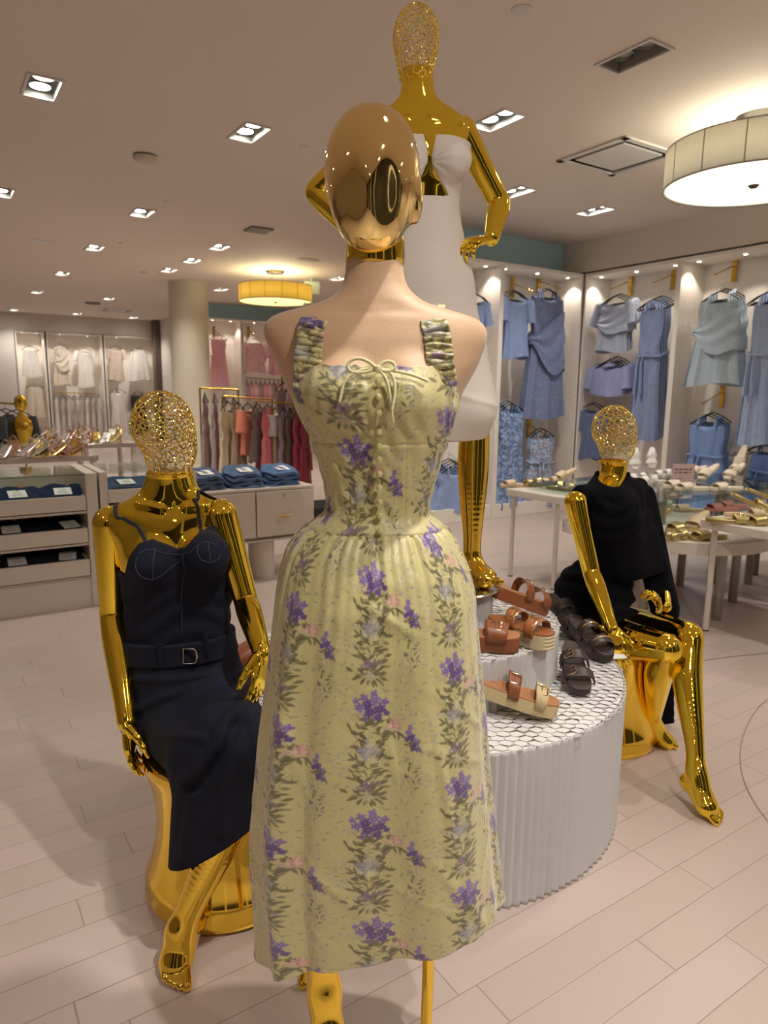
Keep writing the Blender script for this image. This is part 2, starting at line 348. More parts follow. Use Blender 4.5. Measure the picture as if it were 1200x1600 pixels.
near_txt = {0: 'lit twin recessed ceiling lamp, leftmost and nearest on the left of the photo', 1: 'lit twin recessed ceiling lamp just left of the front mannequin head',
            2: 'lit recessed ceiling lamp beyond the beige smoke detector', 3: 'lit recessed lamp in the third row left, above the white counter', 4: 'lit recessed lamp left of the raised gold elbow, beside the small square vent',
            13: 'small lit recessed lamp right of the far pendant by the mannequin neck', 14: 'lit twin recessed ceiling lamp beside the tall gold mannequin shoulder', 15: 'lit recessed ceiling lamp half hidden by the gold forearm on the right',
            16: 'lit twin recessed lamp between the square vent and the right corner cabinets', 17: 'unlit twin recessed ceiling lamp near the top right', 18: 'small lit lamp below the hanging sign right of the far pendant', 19: 'lit recessed ceiling lamp cut by the left edge of the photo',
            5: 'small lit lamp left of the column, fourth in the row nearest the left edge', 6: 'small lit lamp just above the top left of the column', 7: 'small lit lamp directly above the column', 8: 'small lit lamp near the left edge, just before the far white wall',
            9: 'small lit lamp between the column and the far yellow pendant', 10: 'small lit lamp left of the column and nearer than the slotted vent', 11: 'tiny lit lamp right in front of the far middle niche', 12: 'tiny lit lamp beside the slotted vent by the dark post', 20: 'tiny lit lamp farthest back at the left edge'}
for i, (u, v, on, vis) in enumerate(LUM):
    k_on = 1 if on else 0; r = proto[k_on] if not used[k_on] else copy_tree(proto[k_on]); used[k_on] = 1
    r.location = Vector([float(a) for a in UV(u, v, ZC)])
    if i in near_txt: tag(r, near_txt[i], 'ceiling light', 'recessed ceiling lamps')
    elif vis: tag(r, 'small lit recessed lamp in the far part of the shop ceiling', 'ceiling light', 'recessed ceiling lamps')
    else: tag(r, 'lit recessed lamp above or behind the photographer' if v < 4 else 'lit recessed lamp outside the left edge of the photo', 'ceiling light', 'recessed ceiling lamps')
    if on:
        ld = bpy.data.lights.new('lamp_light', 'SPOT'); ld.energy = SPOT_W*on*(1.7 if v > 9.5 else 1.5 if u < 1.2 else 1.0); ld.color = LAMP_RGB; ld.spot_size = math.radians(118); ld.spot_blend = .8; ld.shadow_soft_size = .035
        lo = bpy.data.objects.new('lamp_light', ld); COL.objects.link(lo); lo.parent = r; lo.location = (0, 0, .015)
        if on > 1:      # adjustable lamps tilted toward the mannequins
            sz_, pw_, tg_ = {2.0: (105, KEY_W[0], (.05, 1.35, .9)), 3.0: (50, KEY_W[1], (1.0, 2.35, .6)), 4.0: (64, KEY_W[2], (.0, 1.25, 1.2))}[on]
            ld.spot_size = math.radians(sz_); ld.spot_blend = .6; ld.energy = pw_; dv_ = Vector(tg_)-(r.location+Vector((0, 0, .015)))
            lo.rotation_euler = (Matrix.Rotation(-TH, 3, 'Z') @ dv_.to_track_quat('-Z', 'Y').to_matrix()).to_euler()
# ---- vents
for i, (u, v, h) in enumerate(VENTS):
    r = root('ceiling_vent', UV(u, v, ZC), TH, ['large square ceiling vent with a dark gap left of the big drum pendant', 'small dark slotted ceiling vent far left near the back wall'][i], 'vent')
    t = MB()
    for sx in (-1, 1): t.box((sx*(h+.0), 0, -.006), (.05, 2*h+.05, .014)); t.box((0, sx*h, -.006), (2*h+.05, .05, .014))
    t.build('frame', M_TRIMW, r)
    q = MB(); q.box((0, 0, .12), (2*h, 2*h, .01))
    for sx in (-1, 1): q.box((sx*(h+.004), 0, .06), (.008, 2*h, .12)); q.box((0, sx*(h+.004), .06), (2*h, .008, .12))
    q.build('duct', mat('duct_dark', (40, 38, 36), .6), r)
    p = MB(); p.box((0, 0, -.002), (2*h-.15, 2*h-.15, .014)); p.box((0, 0, .06), (.06, .06, .12)); p.build('panel', M_TRIMW, r, bevel=.003)
# ---- small things on the ceiling
def ceiling_plate(px, py, rr, th, label, cat='cover plate', name='cover_plate', square=False, m=None):
    P = at_z(px, py, ZC); r = MB()
    if square: r.box((0, 0, -th/2), (rr*2, rr*2, th))
    else: r.lathe([(0.0, -th), (rr*.9, -th), (rr, -th*.6), (rr, 0)], n=32, caps=False)
    o = r.build(name, m or M_TRIMW, bevel=0); o.location = [float(a) for a in P]; o.rotation_euler = (0, 0, TH); tag(o, label, cat); return o
ceiling_plate(815, 15, .05, .008, 'round white ceiling plate near the top edge right of the tall wire head')
ceiling_plate(475, 229, .04, .006, 'small round ceiling plate left of the front mannequin gold head')
ceiling_plate(262, 316, .045, .006, 'small round plate beside the lamp beyond the smoke detector')
ceiling_plate(190, 380, .04, .006, 'small round plate between two far left ceiling lamps')
ceiling_plate(63, 378, .13, .006, 'flush square access panel in the ceiling at far left', 'access panel', 'access_panel', True)
ceiling_plate(404, 358, .13, .02, 'small square grey ceiling grille beside the far lamp', 'vent', 'ceiling_grille', True, mat('grille_grey', (120, 112, 104), .6))
ceiling_plate(480, 407, .17, .012, 'flat round white ceiling speaker left of the mannequin neck', 'speaker', 'ceiling_speaker')
ceiling_plate(878, 365, .06, .02, 'small sensor on the ceiling by the blue corner', 'sensor', 'ceiling_sensor')
ceiling_plate(230, 426, .11, .02, 'small round ceiling speaker left of the column', 'speaker', 'ceiling_speaker')
ceiling_plate(145, 473, .16, .03, 'dark round speaker near the far slotted vent', 'speaker', 'ceiling_speaker', False, mat('grille_grey', (120, 112, 104), .6))
P = at_z(227, 243, ZC); r = root('smoke_detector', P, .0, 'beige smoke detector with dark shadow gap on the left ceiling', 'smoke detector')
t = MB(); t.lathe([(0, -.05), (.06, -.05), (.085, -.035), (.09, -.012)], n=40, caps=True); t.build('cover', mat('aged_plastic', (206, 196, 176), .5), r)
t = MB(); t.lathe([(.075, -.012), (.075, 0)], n=32); t.build('mount', mat('duct_dark', (40, 38, 36), .6), r)
# hanging sign
P = at_z(487, 434, ZC); r = root('hanging_sign', P-np.array([0, 0, .0]), TH*.3, 'small hanging green-grey exit box on the ceiling right of the far pendant', 'sign')
t = MB(); t.tube([(0, 0, -.06), (0, 0, 0)], .012); t.build('stem', M_WHITEM, r)
t = MB(); t.box((0, 0, -.16), (.24, .08, .2)); t.build('sign_box', mat('sign_box_grey', (176, 190, 170), .4), r, bevel=.01)
# ---- drum pendants
M_SHADE = mat('pleated_shade', (236, 232, 222), .8, transl=.55); M_SHADE2 = mat('pleated_shade_warm', (240, 222, 150), .8, transl=.6)
def pendant(P, R, h, drop, label, warm, power, ew):
    bulb_c = (1, .86, .55) if warm else (1, .91, .68)
    r = root('drum_pendant', P, 0, label, 'pendant lamp', 'drum pendants'); n = 160; zt = -drop; zb = -drop-h
    t = MB(); t.lathe([(0, -.035), (R*.24, -.035), (R*.27, -.0), (0, 0)], n=40, caps=False); t.build('canopy', M_SILVER, r)
    t = MB()
    for a in (0, 2.1, 4.2): t.tube([(R*.2*math.cos(a), R*.2*math.sin(a), -.03), (R*.2*math.cos(a), R*.2*math.sin(a), zt-.02)], .003, 6)
    t.build('suspension_wire', M_SILVER, r)
    t = MB(); G = np.zeros((2, n, 3))
    for j in range(n):
        a = 2*math.pi*j/n; rr = R+.004*(j % 2)
        for i, z in enumerate((zb, zt)): G[i, j] = (rr*math.cos(a), rr*math.sin(a), z)
    t.grid(G, closed_v=True); sh = t.build('shade', M_SHADE2 if warm else M_SHADE, r); so = sh.modifiers.new('thickness', 'SOLIDIFY'); so.thickness = .002
    t = MB()
    for z in (zb, zt):
        t.tube([((R+.003)*math.cos(2*math.pi*j/60), (R+.003)*math.sin(2*math.pi*j/60), z) for j in range(60)], .005, 6, True)
    for j in range(14):
        a = 2*math.pi*j/14+.1; t.tube([((R+.004)*math.cos(a), (R+.004)*math.sin(a), zb), ((R+.004)*math.cos(a), (R+.004)*math.sin(a), zt)], .0035, 5)
    t.build('wire_frame', mat('shade_wire', (150, 142, 130), .4, .5), r)
    t = MB()
    for a in (0, math.pi/3, 2*math.pi/3): t.tube([(R*math.cos(a), R*math.sin(a), zt), (-R*math.cos(a), -R*math.sin(a), zt)], .004, 6)
    t.build('spider', M_WHITEM, r)
    t = MB(); t.lathe([(0, zb+.012), (R-.01, zb+.012), (R-.01, zb+.006), (0, zb+.006)], n=64, caps=False)
    t.build('diffuser', mat_emit('diffuser_warm', (250, 226, 150), ew) if warm else mat_emit('diffuser_soft', (250, 244, 226), ew), r)
    t = MB(); t.lathe([(0, zb-.018), (.02, zb-.016), (.035, zb), (0, zb+.004)], n=20, caps=False); t.build('finial', mat('bronze_knob', (90, 80, 60), .3, .9), r)
    for k in range(4):
        a = k*math.pi/2+.5; b = MB(); q = (R*.5*math.cos(a), R*.5*math.sin(a), zb+.10)
        b.lathe([(0, -.045), (.022, -.038), (.032, -.012), (.028, .015), (.014, .04), (.013, .06)], q, 16, caps=False); b.build('bulb', mat_emit('bulb_warm', (255, 246, 214), 9.0), r)
    ld = bpy.data.lights.new('bulb_light', 'POINT'); ld.energy = power; ld.color = bulb_c; ld.shadow_soft_size = .2
    lo = bpy.data.objects.new('bulb_light', ld); COL.objects.link(lo); lo.parent = r; lo.location = (0, 0, zt-.02)
P = at_z(1188, 182, ZC); zb = at_y(1190, 290, P[1])[2]; zt = at_y(1190, 210, P[1])[2]
PEND1 = pendant(P, .55, .24, ZC-.24-zb, 'large white pleated drum pendant cut by the right edge', False, 27.0, 1.35)
P = at_y(430, 426, 11.0); pendant((P[0], P[1], ZC), .55, .24, ZC-.24-at_y(430, 472, 11.0)[2], 'far yellow glowing drum pendant left of the mannequin neck', True, 40.0, 1.7)
# ------------------------------------------------------------------ wall cabinets
def pinboard():
    M = bpy.data.materials.new('drilled_panel'); M.use_nodes = True; N = M.node_tree.nodes; L = M.node_tree.links; b = N['Principled BSDF']
    tc = N.new('ShaderNodeTexCoord'); sp = N.new('ShaderNodeSeparateXYZ'); L.new(tc.outputs['Object'], sp.inputs[0]); f = lambda *a: nmath(N, L, *a)
    fz = f('SUBTRACT', f('MULTIPLY', f('FRACT', f('DIVIDE', sp.outputs[2], .064)), .064), .032)
    d = None
    for y0 in (.10, .28):
        dy = f('SUBTRACT', sp.outputs[1], y0); dd = f('SQRT', f('ADD', f('MULTIPLY', dy, dy), f('MULTIPLY', fz, fz))); d = dd if d is None else f('MINIMUM', d, dd)
    k = f('MULTIPLY', f('LESS_THAN', d, .005), f('LESS_THAN', sp.outputs[2], 2.45)); mx = N.new('ShaderNodeMix'); mx.data_type = 'RGBA'; L.new(k, mx.inputs[0])
    mx.inputs[6].default_value = lin((238, 231, 222))+(1,); mx.inputs[7].default_value = lin((120, 108, 98))+(1,); L.new(mx.outputs[2], b.inputs['Base Color']); b.inputs['Roughness'].default_value = .45
    return M
M_PIN = pinboard(); M_PUCK = mat_emit('puck_lit', (255, 246, 228), 22.0)
def cabinet(P, rz, w, h, label, group, depth=.42, pucks=3, power=PUCK_W, base=.16):
    """bay with its front plane at local y=0, opening toward -y; origin at the left front foot"""
    r = root('wall_cabinet', P, rz, label, 'cabinet', group); t_ = .03
    for x in (t_/2, w-t_/2):
        t = MB(); t.box((x, depth/2+.005, h/2), (t_, depth, h)); t.build('side_panel', M_PIN, r, bevel=.002)
    t = MB(); t.box((w/2, depth+.01, h/2), (w-.002, .02, h)); t.build('back_panel', M_CAB, r)
    t = MB(); t.box((w/2, depth/2, h-.02), (w-2*t_, depth-.01, .035)); t.build('top_panel', M_CAB, r)
    t = MB(); t.box((w/2, depth/2+.012, base/2), (w-2*t_, depth-.02, base)); t.build('base_panel', M_CAB, r, bevel=.003)
    for k in range(pucks):
        x = w*(k+.5)/pucks if pucks > 1 else w/2
        if pucks == 3: x = (.11*w, .5*w, .89*w)[k]
        t = MB(); t.lathe([(.026, 0), (.028, -.006), (.02, -.008)], (x, .13, h-.038), 16, caps=False); g = t.build('puck_ring', M_SILVER, r)
        t = MB(); t.lathe([(0, -.006), (.019, -.007), (.02, -.001)], (x, .13, h-.038), 16, caps=False); t.build('puck_lamp', M_PUCK, g)
        if power:
            ld = bpy.data.lights.new('puck_light', 'SPOT'); ld.energy = power; ld.color = (1, .88, .74); ld.spot_size = math.radians(105); ld.spot_blend = .45; ld.shadow_soft_size = .02
            lo = bpy.data.objects.new('puck_light', ld); COL.objects.link(lo); lo.parent = r; lo.location = (x, .13, h-.06)
    return r
RA = TH; RB = TH-math.pi/2
for u, nm in ((5.37, 'white lit wall cabinet of blue dresses left of the room corner'), (4.08, 'white lit wall cabinet mostly hidden behind the white dress mannequin')):
    cabinet(UV(u, VA), RA, 1.29, ZCAB, nm, 'lit wall cabinets with blue clothes')
# wall B bays: local x runs toward -v
for v, nm in ((VA-.005, 'white lit wall cabinet just right of the room corner'), (4.63, 'white lit wall cabinet at the right edge with the draped pale blue dress')):
    cabinet(UV(UB, v), RB, 1.255, ZCAB, nm, 'lit wall cabinets with blue clothes')
for i, x in enumerate((4.95, 5.76, 7.06, 8.36)):
    cabinet(UV(x, VMID), RA, (.79, 1.28, 1.28, 1.28)[i], ZCAB+.06, ['lit cabinet with the pink dress beside the column', 'lit cabinet with blush tops right of the pink dress cabinet', 'distant cabinet behind the front mannequin shoulder', 'distant cabinet hidden behind the front mannequin'][i], 'lit wall cabinets on the middle wall', power=PUCK_W*1.1, pucks=2)
for i, (a, b) in enumerate(((1.92, 2.58), (2.62, 3.95), (3.99, 5.34))):
    cabinet(UV(a, VFAR), RA, b-a, ZCAB-.05, ['narrow far left wall niche with a white camisole', 'middle far wall niche with draped cream tops', 'right far wall niche with white tops'][i], 'lit wall niches at the far left', power=PUCK_W*1.0, pucks=2)
# ================================================================== MANNEQUINS
A3 = lambda *a: np.array(a, float)
def nrm(v): v = np.asarray(v, float); return v/np.linalg.norm(v)
def pt(x, y, Y): return at_y(x, y, Y)
class Loft:
    """torso-like solid through measured rings: rows (z, cx, cy, rx, ry_front, ry_back); X = width direction, F = facing direction"""
    def __init__(s, rows, F=(0, -1, 0), p=2.3):
        rows = sorted(rows); r = np.array(rows, float); z = np.linspace(r[0, 0], r[-1, 0], 240); s.z = z
        s.c = []
        for k in range(1, 6):
            y = np.interp(z, r[:, 0], r[:, k]); w = 13; ker = np.hanning(w+2)[1:-1]; ker /= ker.sum()
            yp = np.concatenate([np.full(w//2, y[0]), y, np.full(w//2, y[-1])]); s.c.append(np.convolve(yp, ker, 'valid'))
        s.F = nrm(F); s.X = A3(-s.F[1], s.F[0], 0); s.p = p
    def at(s, z): return [np.interp(z, s.z, c) for c in s.c]
    def __call__(s, P, off=0.0):
        cx, cy, rx, rf, rb = s.at(P[:, 2]); q = P.copy(); q[:, 0] -= cx; q[:, 1] -= cy; q[:, 2] = 0
        a = q@s.X; b = q@s.F; ry = np.where(b > 0, rf, rb); t = np.clip(.5+b/.02, 0, 1); ry = rb+(rf-rb)*t
        k = (np.abs(a/rx)**s.p+np.abs(b/ry)**s.p)**(1/s.p)+1e-6; m_ = np.hypot(a, b)+1e-6; d = m_*(1-1/k)
        d = np.where(k < .3, -np.minimum(rx, ry)*.7, d)*.85
        return np.maximum(d-off, np.maximum(s.z[0]-P[:, 2], P[:, 2]-s.z[-1]))
def ring(xl, xr, y, Y, rf, rb, F=(0, -1, 0), k=1.0):
    a = pt(xl, y, Y); b = pt(xr, y, Y); return ((a[2]+b[2])/2, (a[0]+b[0])/2, Y, k*(b[0]-a[0])/2, rf, rb)
def hand_fn(W, d, n, t, curl=(.25, .3, .3), spread=.06, s=1.0, thumb=(.6, .6, .35), fan=0.0):
    """W wrist; d toward fingers; n palm side; t thumb side"""
    W = np.asarray(W, float); d = nrm(d); n = nrm(n-d*(np.asarray(n)@d)) if True else n; t = nrm(np.asarray(t, float)-d*(np.asarray(t)@d)-n*(np.asarray(t)@n))
    caps = []
    for i, (o, L, r) in enumerate(((.030, .072, .0088), (.0105, .080, .009), (-.010, .074, .0086), (-.029, .060, .0076))):
        b = W+(d*(.080-abs(i-1.2)*.004)+t*o*.95)*s; th = fan*(i-1.5)*.1; dd = nrm(d+t*(spread*(1.5-i))); p = W+(d*.045+t*o*.6)*s
        caps.append((p, b, .0125*s, r*1.12*s)); ang = 0
        for k_, fr in enumerate((.46, .30, .24)):
            ang += curl[k_]*(1+.12*(i-1.5)+th); v = nrm(dd*math.cos(ang)+n*math.sin(ang)); e = b+v*L*fr*s
            caps.append((b, e, r*(1.0-.14*k_)*s, r*(.86-.16*k_)*s)); b = e
    tb = W+(d*.022+t*.020+n*.006)*s; v = nrm(d*thumb[0]+t*thumb[1]+n*thumb[2]); e1 = tb+v*.038*s; v2 = nrm(v+d*.35); e2 = e1+v2*.030*s; e3 = e2+nrm(v2+d*.3)*.024*s
    caps += [(tb, e1, .0145*s, .0115*s), (e1, e2, .0108*s, .0095*s), (e2, e3, .0094*s, .0065*s)]
    def fn(P):
        r = sd_ecap(P, W, W+d*.068*s, .0245*s, .037*s, t, .42)
        for c in caps: r = smin(r, sd_cap(P, *c), .006*s)
        return r
    pts = np.array([c[1] for c in caps]+[W]); return fn, pts.min(0)-.04, pts.max(0)+.04
def chain_fn(P_, R_, k=.010):
    P_ = [np.asarray(a, float) for a in P_]; n = 7; t = np.linspace(0, 1, (len(P_)-1)*n+1); u = np.linspace(0, 1, len(P_)); A = np.array(P_)
    Q = np.stack([np.interp(t, u, A[:, i]) for i in range(3)], 1); r = np.interp(t, u, R_); ker = np.array([1, 2, 3, 2, 1])/9.0
    sm_ = lambda y: np.convolve(np.pad(y, 2, 'reflect', reflect_type='odd'), ker, 'valid'); Q = np.stack([sm_(Q[:, i]) for i in range(3)], 1); r = sm_(r)
    def fn(P):
        d = None
        for i in range(0, len(Q)-1):
            e = sd_cap(P, Q[i], Q[i+1], r[i], r[i+1]); d = e if d is None else np.minimum(d, e)
        return d
    return fn
def arm_fn(S, E, W, rs=.050, re=.036, rw=.025, extra=None):
    S, E, W = [np.asarray(a, float) for a in (S, E, W)]; L = lambda a, b, t: a+(b-a)*t
    f = chain_fn([S, L(S, E, .22), L(S, E, .5), L(S, E, .85), E, L(E, W, .22), L(E, W, .55), L(E, W, .85), W], [rs, rs*.93, rs*.84, re*1.0, re*.98, re*1.03, re*.88, rw*1.06, rw])
    pts = np.array([S, E, W]); return f, pts.min(0)-rs-.03, pts.max(0)+rs+.03
def foot_fns(A, H, B, T, w, s=1.0):
    A, H, B, T = [np.asarray(a, float) for a in (A, H, B, T)]; w = nrm(w); fs = []
    I_ = A+(B-A)*.30; fs.append(lambda P: sd_cap(P, A, H, .026*s, .025*s)); fs.append(lambda P: sd_ecap(P, I_, B, .029*s, .037*s, w, .66)); fs.append(lambda P: sd_ecap(P, H, B, .026*s, .033*s, w, .75))
    v = T-B
    for i, (o, L, r) in enumerate(((.024, 1.0, .0125), (.008, .98, .0095), (-.005, .90, .009), (-.017, .80, .0085), (-.028, .66, .0085))):
        a = B+w*o*s*.95-v*.1; b = B+w*o*s*1.04+v*L; fs.append(lambda P, a=a, b=b, r=r: sd_cap(P, a, b, .0130*s, r*s))
    return fs
def leg_fn(K, A, H, B, T, w, hip=None, s=1.0, rk=.054, ra=.031, calf=None, rt=.082):
    K, A = np.asarray(K, float), np.asarray(A, float); ff = foot_fns(A, H, B, T, w, s); calf = A3(0, 1, 0) if calf is None else nrm(calf)
    L_ = lambda t: K+(A-K)*t
    nodes = [K, L_(.12)+calf*.004, L_(.32)+calf*.016, L_(.55)+calf*.010, L_(.8), A, np.asarray(A, float)+(np.asarray(B, float)-A)*.28, np.asarray(A, float)+(np.asarray(B, float)-A)*.6]; rad = [rk*.98, rk*.90, rk*.98, rk*.82, ra*1.06, ra, ra*.93, ra*.70]
    if hip is not None: hp = np.asarray(hip, float); nodes = [hp, hp+(K-hp)*.5, hp+(K-hp)*.85]+nodes; rad = [rt, rt*.88, rk*1.08]+rad
    shin = chain_fn(nodes, rad)
    def fn(P):
        r = shin(P)
        for i, f in enumerate(ff): r = smin(r, f(P), .032 if i < 3 else .0035)
        return r
    pts = np.array([K, A, H, B, T]+([hip] if hip is not None else [])); return fn, pts.min(0)-.10, pts.max(0)+.10
def project_to(fn, P, off=0.0, it=12):
    P = np.array(P, float); T = np.array([[1, 1, 1], [1, -1, -1], [-1, 1, -1], [-1, -1, 1]], float); e = .0015
    for _ in range(it):
        d = fn(P)-off; g = sum(T[i]*fn(P+T[i]*e)[:, None] for i in range(4))/(4*e); P = P-g*(d/np.maximum((g*g).sum(1), .2))[:, None]
    return P
def head_fn(C, F, s=1.0, jaw=1.0):
    C = np.asarray(C, float); F = nrm(F); X = A3(-F[1], F[0], 0); X = nrm(X); U = np.cross(X, F) if np.cross(X, F)[2] > 0 else np.cross(F, X); R = np.array([X, F, U])
    return lambda P: smin(sd_ell(P, C-F*.012*s+U*.022*s, A3(.074, .093, .094)*s, R), sd_ell(P, C+F*.030*s-U*.050*s*jaw, A3(.058, .064, .076)*s, R), .045*s)
def lattice_head(C, F, N, wire, material, parent, s=1.0, seed=1, jaw=1.0, cut=-.098, name='wire_head'):
    C = np.asarray(C, float); fn = head_fn(C, F, s, jaw); rng = np.random.RandomState(seed); k = np.arange(N)+.5; ph = np.arccos(1-2*k/N); th = math.pi*(1+5**.5)*k
    D = np.stack([np.cos(th)*np.sin(ph), np.sin(th)*np.sin(ph), np.cos(ph)], 1); D += rng.normal(0, .22/math.sqrt(N), D.shape); D /= np.linalg.norm(D, axis=1)[:, None]
    bm = bmesh.new(); vs = [bm.verts.new(d) for d in D]; bmesh.ops.convex_hull(bm, input=vs); bm.verts.ensure_lookup_table(); bm.verts.index_update()
    loops = []
    for v in bm.verts:
        fs = list(v.link_faces); c = np.array(v.co); a = nrm(np.cross(c, A3(.3, .5, .81))); b = np.cross(c, a); cen = [np.array(f.calc_center_median()) for f in fs]
        cen.sort(key=lambda q: math.atan2((q-c)@b, (q-c)@a)); L = np.array(cen); L = L/np.linalg.norm(L, axis=1)[:, None]
        f_ = 1.0+rng.uniform(-.07, .10); L = c+(L-c)*f_
        for _ in range(1): L = np.concatenate([(.78*L+.22*np.roll(L, -1, 0))[:, None], (.22*L+.78*np.roll(L, -1, 0))[:, None]], 1).reshape(-1, 3)
        loops.append(L)
    bm.free(); neck_ = lambda P: smin(fn(P), sd_cap(P, C-A3(0, 0, .02), C-A3(0, 0, .15), .046*s, .050*s), .03); allp = np.concatenate(loops); allp /= np.linalg.norm(allp, axis=1)[:, None]
    lo = np.zeros(len(allp)); hi = np.full(len(allp), .2*s)
    for _ in range(18):
        mid = (lo+hi)/2; ins = neck_(C+allp*mid[:, None]) < 0; lo = np.where(ins, mid, lo); hi = np.where(ins, hi, mid)
    W = C+allp*lo[:, None]; mb = MB(); i = 0; off = np.array(parent.location)
    for L in loops:
        q = W[i:i+len(L)]; i += len(L)
        if q[:, 2].min() < C[2]+cut*s: continue
        lift = rng.uniform(-.0006, .0010); q = q+(q-C)/np.linalg.norm(q-C, axis=1)[:, None]*lift
        mb.tube(q-off, wire*rng.uniform(.85, 1.2), 5, True)
    return mb.build(name, material, parent)
def bbox_union(*a): return np.min([x[0] for x in a], 0), np.max([x[1] for x in a], 0)
F0 = A3(0, -1, 0)
# ------------------------------------------------------------------ 1. front dress mannequin
Y1 = 1.2
M_SKIN = mat('pearl_fabric_skin', (204, 168, 132), .44, bump=.3, bscale=900, sheen=.3)
base1 = A3(-.015, Y1, 0)
R1 = root('dress_mannequin', base1, 0, 'armless pearl beige mannequin with solid gold head wearing the long yellow green floral dress', 'mannequin')
rows = [ring(541, 629, 409, Y1, .048, .050), ring(540, 631, 430, Y1, .049, .05), ring(534, 637, 450, Y1, .052, .054), ring(518, 655, 468, Y1, .057, .06), ring(492, 678, 479, Y1, .060, .066),
        ring(450, 718, 488, Y1, .062, .068), ring(424, 746, 496, Y1, .066, .07), ring(412, 761, 514, Y1, .072, .075), ring(414, 760, 531, Y1, .078, .08), ring(434, 745, 572, Y1, .088, .085),
        ring(452, 722, 612, Y1, .098, .085), ring(470, 708, 650, Y1, .090, .08), ring(492, 692, 690, Y1, .075, .075), ring(520, 662, 790, Y1, .065, .065), ring(500, 682, 860, Y1, .08, .08)]
torso1 = Loft(rows, p=2.5)
Cb = [pt(535, 622, Y1-.075), pt(640, 620, Y1-.075)]
def body1(P):
    d = torso1(P)
    for c in Cb: d = smin(d, sd_ell(P, c, (.052, .042, .055)), .03)
    for sx in (-1, 1):     # collar hollows
        d = smax(d, -sd_ell(P, pt(585+sx*52, 478, Y1-.086), (.045, .022, .008)), .014)
    return d
zt = torso1.z[-1]; lo = A3(-.26, Y1-.16, torso1.z[0]-.01); hi = A3(.22, Y1+.13, zt+.02)
implicit_obj('torso', body1, lo, hi, .0045, M_SKIN, R1)
nz0 = pt(585, 412, Y1)[2]; nz1 = pt(585, 372, Y1)[2]; ncx = pt(586, 400, Y1)[0]
mb = MB(); mb.lathe([(.0475, nz0-.004), (.0492, nz0), (.0492, nz0+.006), (.0485, nz0+.03), (.0480, nz1)], (ncx-base1[0], 0, 0), 64, sy=1.05); mb.build('neck_band', M_GOLD2, R1)
HC = (pt(582, 172, Y1)+pt(582, 396, Y1))/2; HC[1] = Y1-.012
def head1(P):
    R = np.eye(3); C = HC
    d = smin(sd_ell(P, C+A3(-.001, .010, .022), (.0765, .092, .093)), sd_ell(P, C+A3(.001, -.022, -.048), (.056, .064, .072)), .05)
    for cx, rx, cz in ((-.037, .042, -.03), (.036, .046, -.02)):
        q_ = P-C-A3(cx, -.140, cz); q_[:, 1] += .12*(q_[:, 2]+.02); q_[:, 2] *= .0; e_ = sd_ell(q_, A3(0, 0, 0), (rx, .064, 1.0)); d = smax(d, -e_, .007)
    d = smin(d, sd_ell(P, C+A3(.070, -.005, -.035), (.010, .02, .03)), .02)
    return d
implicit_obj('gold_head', head1, HC-.14, HC+.14, .0032, mat('pale_gold_chrome', (250, 222, 150), .04, 1.0), R1)
# the visible lower leg and the stand
K = A3(-.135, 1.26, .66); A_ = pt(507, 1552, 1.19); B_ = A3(A_[0]+.035, 1.08, .030); T_ = A3(A_[0]+.05, 1.02, .012); H_ = A3(A_[0]-.004, A_[1]+.035, A_[2]-.055)
fn, lo, hi = leg_fn(K, A_, H_, B_, T_, (1, .25, 0), rk=.046, ra=.030)
implicit_obj('leg', fn, lo, hi, .004, M_GOLD2, R1)
K2 = A3(.04, 1.24, .50); A2 = A3(.035, 1.27, .10)
fn, lo, hi = leg_fn(K2, A2, A2+A3(0, .04, -.05), A2+A3(.0, -.10, -.075), A2+A3(0, -.17, -.088), (-1, 0, 0))
pole_b = at_z(667, 1625, 0); px_ = pt(667, 1560, 1.28)
mb = MB(); mb.tube([(px_[0]-base1[0], 1.28-Y1, .006), (px_[0]-base1[0]+.004, 1.28-Y1, .9)], .0125, 24); mb.build('stand_pole', M_GOLD2, R1)
mb = MB(); mb.lathe([(0, 0), (.035, 0), (.036, .004), (.016, .010), (0, .010)], (px_[0]-base1[0], 1.28-Y1, 0), 40, caps=False); mb.build('pole_flange', M_GOLD2, R1)
